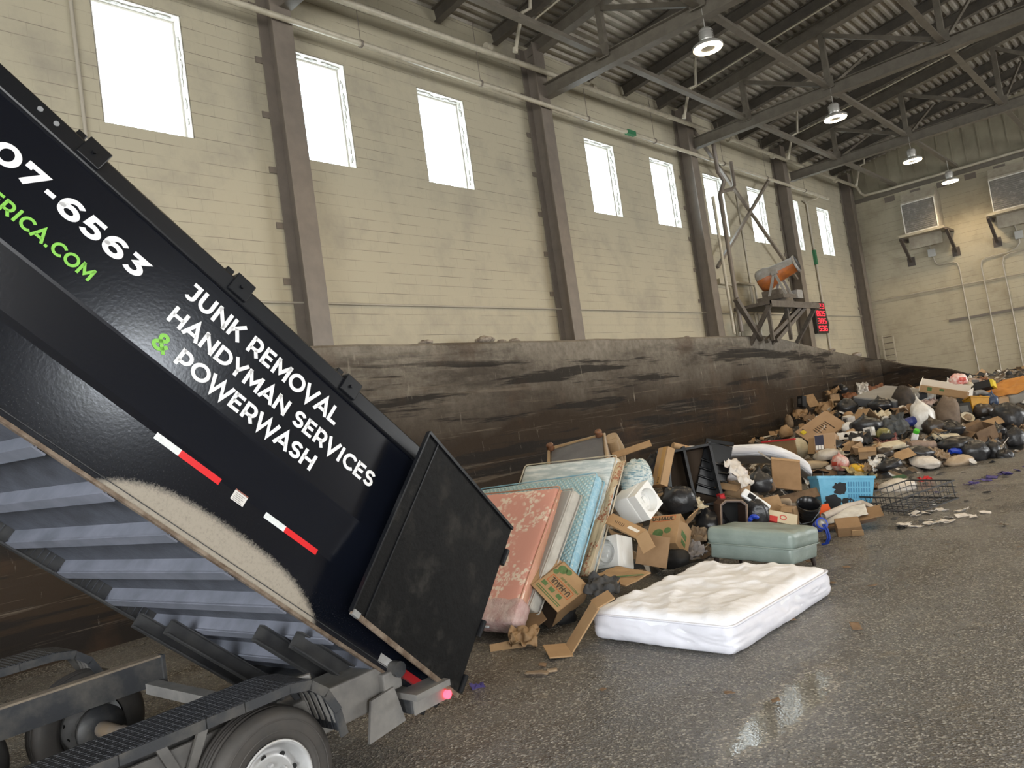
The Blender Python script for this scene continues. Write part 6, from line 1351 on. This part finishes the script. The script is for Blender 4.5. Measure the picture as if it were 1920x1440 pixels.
def skirt(p):
    side_ = max(abs(p.x)/.70, abs(p.y)/.95); u = p.x*1.0 if abs(p.y)/.95 > abs(p.x)/.70 else p.y
    w_ = noise.noise(Vector((u*2.6+p.z*9, p.z*6+u*1.5, 1.0)))*.022 + (.5-abs(noise.noise(Vector((u*3.5+p.z*14, p.z*12-u*2.5, 4.0)))))*.022
    bulge = -.03*(p.z < -.09)*((abs(p.z)-.09)/.06)
    d_ = Vector((p.x/.70, p.y/.95, 0)); d_.normalize(); return p + d_*(w_+bulge)
mb = MB(); mb.rbox((1.415, 1.915, .255), .075, 80, TR((0, 0, -.022)), 0, 3, 5, skirt); mb.build('fitted_skirt', M_wm2, o, M=T)
mb = MB(); pts = []
for cx, cy, a0 in ((.63, .88, 0), (-.63, .88, 90), (-.63, -.88, 180), (.63, -.88, 270)): pts += [(cx+.077*math.cos(R(a0+b)), cy+.077*math.sin(R(a0+b)), .092+.006*math.sin(cx*7+cy*5)) for b in (0, 30, 60, 90)]
mb.tube(pts+[pts[0]], .010, 8, False); mb.build('seam_piping', M_wm2, o, M=T)
# green ottoman
M_leath = mat('sage_green_leather', (.235, .283, .258), .34, c2=(.20, .245, .222), ns=5, bump=.25, bs=12)
o = empty('ottoman', (-4.1, 8.37, 0), 'sage green leather ottoman on dark legs behind the white mattress', 'ottoman'); T = TR((-4.097, 8.362, .30), (-5, 3.5, -2.9))
def cush(p):
    if p.z > 0: p = p + Vector((0, 0, .022*(1-(p.x/.52)**2)*(1-(p.y/.33)**2) + .010*noise.fractal(Vector((p.x*5, p.y*5, 2)), .9, 2, 4)))
    return p
mb = MB(); mb.rbox((1.06, .68, .20), .06, 30, TR((0, 0, .09)), .006, 6, 4, cush); mb.build('cushion', M_leath, o, M=T)
mb = MB(); mb.rbox((1.00, .63, .18), .03, 20, TR((0, 0, -.075)), .008, 5, 7); mb.build('base', M_leath, o, M=T)
mb = MB(); pts = []
for cx, cy, a0 in ((.48, .29, 0), (-.48, .29, 90), (-.48, -.29, 180), (.48, -.29, 270)): pts += [(cx+.05*math.cos(R(a0+b)), cy+.05*math.sin(R(a0+b)), .004) for b in (0, 45, 90)]
mb.tube(pts+[pts[0]], .007, 6, False); mb.build('piping', M_leath, o, M=T)
for x in (-.45, .45):
    for y in (-.27, .27):
        mb = MB(); q = T @ Vector((x, y, -.15)); mb.tube([q, (q.x+.01*(1 if x > 0 else -1), q.y, .0)], [.032, .020], 10); mb.build('leg', mat('dark_walnut', (.025, .015, .011), .4), o)
# furniture carcasses, baskets and the rest
M_blk = mat('black_furniture_laminate', (.009, .009, .010), .4, spec=.25); M_post = mat('grey_post', (.16, .18, .20), .4, .3)
o = empty('shelf_unit', (-5.75, 9.6, .4), 'broken black shelf unit beside the tall narrow carton', 'shelf'); T = TR((-5.62, 9.55, .98), (-8, -3, 38))
for x in (-.36, 0, .36):
    mb = MB(); mb.box((x-.018, -.18, -.45), (x+.018, .18, .42)); mb.build('upright', M_blk, o, M=T)
for z in (-.44, .36):
    mb = MB(); mb.box((-.38, -.18, z), (.38, .18, z+.035)); mb.build('shelf', M_blk, o, M=T)
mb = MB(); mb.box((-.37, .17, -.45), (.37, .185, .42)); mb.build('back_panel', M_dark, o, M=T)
mb = MB(); mb.bar((-5.62, 9.0, .62), (-5.64, 9.1, 1.16), .035, .035); tag(mb.build('metal_post', M_post), 'thin grey post standing in front of the black shelf unit', 'post')
o = empty('black_crate', (-5.6, 10.0, .5), 'tall black ribbed plastic crate leaning right of the black shelf unit', 'crate'); T = TR((-5.42, 9.9, .98), (-12, 22, 40)); M_crate = mat('black_glossy_plastic', (.008, .008, .009), .25, spec=.35)
mb = MB(); mb.box((-.20, -.02, -.34), (.20, .02, .42)); mb.box((-.20, .0, -.34), (-.18, .2, .36)); mb.box((.18, .0, -.34), (.20, .2, .36)); mb.build('crate_wall', M_crate, o, M=T, bev=.01)
for z in (-.22, -.10, .02, .14):
    mb = MB(); mb.tube([(-.21, -.03, z), (0, -.055, z-.02), (.21, -.03, z)], .016, 8); mb.build('rib', M_crate, o, M=T)
mb = MB(); mb.bar((-.2, -.02, .42), (.2, .0, .46), .07, .05); mb.build('rim', M_crate, o, M=T)
o = empty('chest', (-4.95, 9.32, .2), 'open brown chest lying on its side behind the ottoman', 'chest'); T = TR((-4.96, 9.33, .48), (-2.3, 7.4, 41)); M_ch = mat('brown_veneer', (.085, .048, .032), .45, c2=(.06, .035, .024), ns=4)
mb = MB(); w_, d_, h_ = .17, .20, .19
prof_ = [(-w_, -h_), (w_, -h_), (w_, h_*.72), (w_*.62, h_), (-w_*.62, h_), (-w_, h_*.72)]
for i in range(6):
    a, b = prof_[i], prof_[(i+1) % 6]; mb.add([(a[0], -d_, a[1]), (b[0], -d_, b[1]), (b[0], d_, b[1]), (a[0], d_, a[1]), (a[0]*.88, -d_, a[1]*.88), (b[0]*.88, -d_, b[1]*.88), (b[0]*.88, d_, b[1]*.88), (a[0]*.88, d_, a[1]*.88)], [(0, 1, 2, 3), (7, 6, 5, 4), (0, 4, 5, 1), (2, 6, 7, 3), (1, 5, 6, 2), (3, 7, 4, 0)])
mb.build('carcass', M_ch, o, M=T); mb = MB(); mb.prism([(x*.95, z*.95) for x, z in prof_], .01, Matrix(((1, 0, 0, 0), (0, 0, -1, d_), (0, 1, 0, 0), (0, 0, 0, 1)))); mb.build('back_panel', M_hole, o, M=T)
mb = MB(); pts = [(x, -d_, z) for x, z in prof_]; mb.tube(pts+[pts[0]], .008, 6, False); mb.build('edge_trim', mat('tan_edge_trim', (.22, .15, .1), .5), o, M=T)
mb = MB(); mb.tube([TR((-5.759, 10.2, 1.254), (19.2, 21.4, 59.3)) @ Vector((x, 0, 0)) for x in (-.45, -.2, .2, .45)], [.05, .052, .052, .05], 12, False); mb.tube([TR((-5.759, 10.2, 1.254), (19.2, 21.4, 59.3)) @ Vector((x, 0, 0)) for x in (-.448, .448)], .042, 12)
tag(mb.build('cardboard_tube', M_kraft), 'long cardboard tube lying across the top of the near pile', 'tube')
# curved white mattress further back
def bend(p): return p + Vector((0, 0, -.42*max(0, p.x-.2)**2 - .12*max(0, -p.x-.3)**2 + .03*math.sin(p.x*3)))
o = empty('mattress', (-6.6, 12.9, .6), 'white quilted mattress sagging over the pile behind the brown cardboard panel', 'mattress'); T = TR((-6.22, 12.62, .96), (-12, 9, 22))
mb = MB(); mb.rbox((2.1, 1.25, .20), .08, 30, None, .006, 4, 8, bend); mb.build('cover', mat_pattern('white_quilted_cover', (.66, .66, .70), (.80, .80, .83), 'film', 4, .6), o, M=T)
mb = MB(); mb.rbox((2.12, 1.27, .10), .045, 30, TR((0, 0, -.02)), 0, 4, 8, bend); mb.build('side_band', mat('white_side_band', (.62, .62, .66), .6), o, M=T)
mb = MB(); mb.bar((-5.6, 11.8, 1.05), (-5.15, 11.75, .72), .02, .07, (0, -1, .4)); tag(mb.build('wood_slat', mat('weathered_slat', (.34, .31, .26), .7)), 'pale wooden slat leaning across the sagging white mattress', 'slat')
o = empty('cardboard_sheet', (-5.08, 11.5, .5), 'upright brown cardboard panel with a folded top edge in front of the sagging mattress', 'cardboard'); T = TR((-5.077, 11.503, .70), (-37.4, 13.8, 34.4))
mb = MB(); mb.box((-.215, -.015, -.27), (.215, .015, .27)); mb.build('panel', M_kraftd, o, M=T, bev=.004); mb = MB(); mb.box((-.215, -.02, .24), (.215, .04, .28)); mb.build('folded_edge', M_kraft, o, M=T)
# printed carton with red oval mark, white housing, bucket, paint can
o = empty('printed_carton', (-4.45, 9.9, .3), 'long cream food carton with red end and oval red mark behind the ottoman', 'carton'); T = TR((-4.54, 9.9, .30), (-35, 18, 30))
mb = MB(); mb.box((-.20, -.05, -.08), (.20, .05, .08)); mb.build('carton_body', mat('cream_printed_card', (.55, .48, .34), .5), o, M=T, bev=.003)
mb = MB(); mb.box((-.202, -.052, -.082), (-.05, .052, -.0)); mb.build('red_print', mat('red_card_print', (.5, .03, .03), .45), o, M=T)
mb = MB(); mb.lathe([(.045, 0), (.032, 0)], TR((.02, -.052, .0), (90, 0, 0)) @ Matrix.Diagonal((1, .8, 1, 1)), 24); mb.build('oval_mark', MATS['red_card_print'], o, M=T)
o = empty('white_housing', (-4.85, 9.5, .5), 'white plastic appliance housing with a dark window leaning behind the chest', 'appliance part'); T = TR((-4.709, 9.6, .60), (-30, 42, 20))
mb = MB(); mb.rbox((.40, .07, .13), .03, 8); mb.build('shell', mat('white_abs_plastic', (.72, .73, .73), .35), o, M=T); mb = MB(); mb.box((-.12, -.042, -.03), (-.02, -.034, .035)); mb.build('window', M_blk, o, M=T); mb = MB(); mb.box((.02, -.042, -.02), (.07, -.034, .02)); mb.build('button_panel', M_post, o, M=T)
o = empty('bucket', (-4.37, 10.4, .1), 'black ribbed plastic bucket lying tilted right of the tan carton', 'bucket'); T = TR((-4.373, 10.4, .276), (24, 22, 0)) @ Matrix.Diagonal((.95, .95, .95, 1))
mb = MB(); mb.lathe([(0, -.17), (.115, -.17), (.13, -.10), (.138, -.06), (.133, -.05), (.14, .0), (.152, .02), (.146, .03), (.152, .08), (.165, .10), (.157, .11), (.162, .16), (.172, .17), (.172, .185), (.155, .185), (.14, .0), (.11, -.15), (0, -.15)], None, 32); mb.build('bucket_body', M_crate, o, M=T)
mb = MB(); mb.tube([(-.165, 0, .12), (-.13, -.16, .02), (0, -.22, -.04), (.13, -.16, .02), (.165, 0, .12)], .006, 6); mb.build('wire_handle', M_post, o, M=T)
o = empty('paint_can', (-4.1, 10.1, .05), 'blue and silver can tipped between bucket and ottoman', 'can'); T = TR((-4.116, 10.1, .17), (62, 20, 40))
mb = MB(); mb.lathe([(0, -.07), (.075, -.07), (.075, .07), (.06, .07), (.06, .05), (0, .05)], None, 24); mb.build('can_body', mat('dull_tin', (.33, .31, .29), .4, .5), o, M=T); mb = MB(); mb.lathe([(.077, -.04), (.077, .03)], None, 24); mb.lathe([(.08, .06), (.08, .08), (.06, .08)], None, 24); mb.build('blue_band', mat('blue_matt', PAL['bluebr'][0], .5), o, M=T)
mb = MB()
for q in range(2): mb.tube([(-3.88+q*.025, 9.62, .27), (-3.845+q*.025, 9.6, .20), (-3.835+q*.025, 9.6, .11), (-3.87+q*.025, 9.6, .04), (-3.93+q*.02, 9.62, .02)], .013, 6)
tag(mb.build('webbing_strap', mat('blue_webbing', (.012, .045, .32), .6)), 'bright blue webbing strap hanging beyond the right end of the ottoman', 'strap')
# planks with white sheet on top
o = empty('plank_stack', (-4.0, 10.8, .05), 'flat board edged in dark brown with white sheet on top right of the bucket', 'board'); T = TR((-4.002, 10.807, .15), (12.3, -8.1, 21.4))
mb = MB(); mb.box((-.34, -.28, -.03), (.34, .28, 0)); mb.build('board', mat('dark_plank_edge', (.075, .048, .032), .6), o, M=T); mb = MB(); mb.box((-.30, -.24, .0), (.44, .14, .014)); mb.build('cardboard_layer', M_kraftd, o, M=T)
mb = MB(); mb.sheet(.56, .42, 6, .03, 4, .006, 16, T @ TR((-.02, .03, .04))); mb.build('white_sheet', mat('white_matt', PAL['white'][0], .75, c2=PAL['white'][1], ns=7, bump=.25, bs=22), o)
mb = MB(); mb.tube([(-4.25, 10.6, .20), (-4.18, 10.78, .225), (-4.08, 11.0, .26), (-3.92, 11.2, .27)], [.045, .045, .042, .04], 14, False); mb.tube([(-3.92, 11.2, .27), (-3.8, 11.15, .22), (-3.70, 11.0, .16)], [.04, .045, .03], 10)
tag(mb.build('carpet_roll', mat('dirty_white_carpet', (.52, .46, .40), .85, c2=(.38, .33, .28), ns=6)), 'dirty white rolled carpet lying on the board right of the bucket', 'carpet')
o = empty('small_carton', (-3.82, 10.29, 0), 'small brown carton on the floor in front of the board', 'carton'); T = TR((-3.824, 10.286, .10), (28.6, 0, 28.5))
mb = MB(); mb.box((-.148, -.108, -.084), (.148, .108, .084)); mb.build('carton_body', M_kraftd, o, M=T, bev=.004); panel(o, 'flap', (.14, .01, .12), T @ Vector((.09, -.13, .0)), (40, 0, 20), M_kraft)
# blue plastic sheet over something, splashed with black
M_tarp = mat('bright_blue_plastic', (.09, .34, .52), .3, c2=(.14, .42, .60), ns=5, bump=.2, bs=9)
o = empty('blue_basket', (-4.48, 12.0, 0), 'bright blue plastic basket splashed with black behind the wire rack', 'basket'); T = TR((-4.48, 12.02, .30), (-5.2, 7.7, 40))
mb = MB(); a, b, h_, d_ = .36, .42, .24, .18
mb.add([(-a, -d_, -h_), (a, -d_, -h_), (a, d_, -h_), (-a, d_, -h_), (-b, -d_*1.2, h_), (b, -d_*1.2, h_), (b, d_*1.2, h_), (-b, d_*1.2, h_)], [(3, 2, 1, 0), (0, 1, 5, 4), (1, 2, 6, 5), (2, 3, 7, 6), (3, 0, 4, 7)]); mb.build('basket_wall', M_tarp, o, M=T)
mb = MB()
for p, q in (((-b, -d_*1.2, h_), (b, -d_*1.2, h_)), ((b, -d_*1.2, h_), (b, d_*1.2, h_)), ((b, d_*1.2, h_), (-b, d_*1.2, h_)), ((-b, d_*1.2, h_), (-b, -d_*1.2, h_))): mb.bar(p, q, .03, .04)
mb.build('basket_rim', M_tarp, o, M=T)
mb = MB()
for q in range(9):
    for r_ in range(4):
        x = .02+q*.038; z = -.17+r_*.09; mb.box((x, -d_*1.02-.03*(z+h_)/.48-.006, z), (x+.022, -d_*1.02-.03*(z+h_)/.48, z+.07))
mb.build('basket_slots', mat('darker_blue_slot', (.035, .19, .34), .5), o, M=T)
for cx, cz, rr, sd_ in ((-.10, .07, .10, 1), (-.20, -.14, .13, 5), (.02, -.15, .10, 9)):
    mb = MB(); ring = []
    for k in range(26):
        a = 2*math.pi*k/26; q = rr*(1+.55*noise.noise(Vector((math.cos(a)*2.2, math.sin(a)*2.2, sd_)))); z = cz+q*math.sin(a)*.9; ring.append((cx+q*math.cos(a), -d_*1.1-.1*d_*(z/h_)-.004, z))
    mb.add(ring, [tuple(range(26))]); mb.build('black_splash', M_blk, o, M=T)
# wire rack lying on the floor
o = empty('wire_rack', (-3.62, 12.25, 0), 'grey wire rack basket lying on the floor beside the blue plastic basket', 'wire rack'); T = TR((-3.623, 12.247, .165), (5.4, -1.1, -28.3)); M_wire = mat('grey_wire', (.06, .06, .062), .4, .5)
w_, d_, h_ = .42, .50, .13
mb = MB()
for z in (-h_, h_):
    pts = [(-w_, -d_, z), (w_, -d_, z), (w_, d_, z), (-w_, d_, z)]
    for i in range(4): mb.bar(pts[i], pts[(i+1) % 4], .018, .018)
mb.build('rack_frame', M_wire, o, M=T)
for i in range(9):
    x = -w_+2*w_*(i+.5)/9; mb = MB(); mb.tube([(x, -d_, h_), (x, -d_, -h_), (x, d_, -h_), (x, d_, h_)], .006, 5); mb.build('wire', M_wire, o, M=T)
for i in range(8):
    y = -d_+2*d_*(i+.5)/8; mb = MB(); mb.tube([(-w_, y, h_), (-w_, y, -h_), (w_, y, -h_), (w_, y, h_)], .006, 5); mb.build('wire', M_wire, o, M=T)
for z in (-.05, .04):
    mb = MB(); mb.tube([(-w_, -d_, z), (w_, -d_, z), (w_, d_, z), (-w_, d_, z), (-w_, -d_, z)], .006, 5); mb.build('wire', M_wire, o, M=T)
# big pieces on the far heap
o = empty('cardboard_sheet', (-6.95, 18.0, .6), 'large flat carton side with printed lines on the left of the far heap', 'cardboard'); T = TR((-6.947, 17.995, .951), (-60, 22.4, -39.3))
mb = MB(); mb.box((-.44, -.02, -.44), (.44, .02, .44)); mb.build('carton_side', mat('pink_tan_card', (.42, .28, .17), .75, c2=(.36, .235, .14), ns=2), o, M=T)
mb = MB()
for q, L_ in enumerate((.42, .16, .24, .30, .14, .28, .2)): mb.box((-.10-.0*q, -.022, .18-q*.055), (-.10+L_, -.0205, .205-q*.055))
mb.build('printed_lines', M_ink, o, M=T); mb = MB(); mb.box((-.36, -.022, -.30), (-.28, -.0205, -.26)); mb.build('printed_mark', M_ink, o, M=T); mb = MB(); mb.sheet(.16, .10, 4, .02, 8, .004, 6, T @ TR((-.22, -.03, -.33), (90, 0, 0))); mb.build('yellow_sticker', mat('yellow_card', (.62, .48, .03), .5), o)
o = empty('labelled_carton', (-6.36, 16.7, .45), 'tan carton with a dark blue label below the large carton side', 'carton'); T = TR((-6.364, 16.709, .672), (-20, -1.2, 7.9))
mb = MB(); mb.box((-.213, -.19, -.20), (.213, .19, .20)); mb.build('carton_body', mat('light_tan_card', (.44, .30, .185), .75, c2=(.38, .25, .15), ns=2), o, M=T, bev=.004); mb = MB(); mb.box((-.20, -.192, -.15), (-.02, -.19, .17)); mb.build('blue_label', mat('dark_blue_label', (.02, .025, .06), .4), o, M=T)
mb = MB()
for q in range(3): mb.box((-.19+q*.055, -.194, -.14), (-.145+q*.055, -.192, -.05))
mb.build('label_boxes', M_white, o, M=T); panel(o, 'flap', (.20, .01, .34), T @ Vector((-.30, -.10, -.02)), (-15, 0, -25), M_kraft)
o = empty('foam_slab', (-6.08, 20.5, 1.2), 'big grey foam slab lying on top of the far heap', 'foam slab'); T = TR((-6.08, 20.51, 1.40), (6.8, 11.2, -16))
mb = MB(); mb.rbox((1.12, 1.36, .23), .02, 8, None, .004, 3, 2); mb.build('slab', mat('grey_foam', (.27, .265, .255), .8, c2=(.22, .215, .21), ns=2), o, M=T); mb = MB(); mb.rbox((1.124, 1.364, .2), .02, 8, TR((0, 0, -.012)), .003, 3, 2); mb.build('slab_edge', mat('dark_grey_foam_edge', (.085, .09, .10), .7), o, M=T)
o = empty('flat_long_carton', (-4.9, 20.8, 1.3), 'long flattened carton with white inside on top of the far heap', 'carton'); T = TR((-4.906, 20.812, 1.42), (11.1, 18.2, 9.1))
mb = MB(); mb.box((-.52, -.24, -.10), (.52, -.225, .08)); mb.box((-.52, -.24, -.10), (.52, .24, -.085)); mb.build('carton_wall', M_kraft, o, M=T); mb = MB(); mb.box((-.55, .22, -.10), (.52, .24, .13)); mb.bar((-.53, -.24, .02), (-.53, .24, .08), .01, .2); mb.bar((.50, -.24, 0), (.58, .0, .05), .01, .2); mb.build('white_inner_wall', mat('white_card', (.68, .64, .56), .6), o, M=T)
mb = MB(); mb.box((-.36, -.242, -.04), (-.26, -.24, .05)); mb.box((-.1, -.242, .0), (.0, -.24, .05)); mb.build('green_print', M_gink, o, M=T)
mb = MB(); mb.box((-7.75, 16.55, .45), (-7.0, 16.6, .85)); o = tag(mb.build('red_edged_carton', M_kraftd), 'brown carton with a red upper edge at the left foot of the far heap', 'carton'); mb = MB(); mb.box((-7.76, 16.53, .85), (-6.99, 16.62, .88)); mb.build('red_edge', mat('red_matt', PAL['red'][0], .6), o)
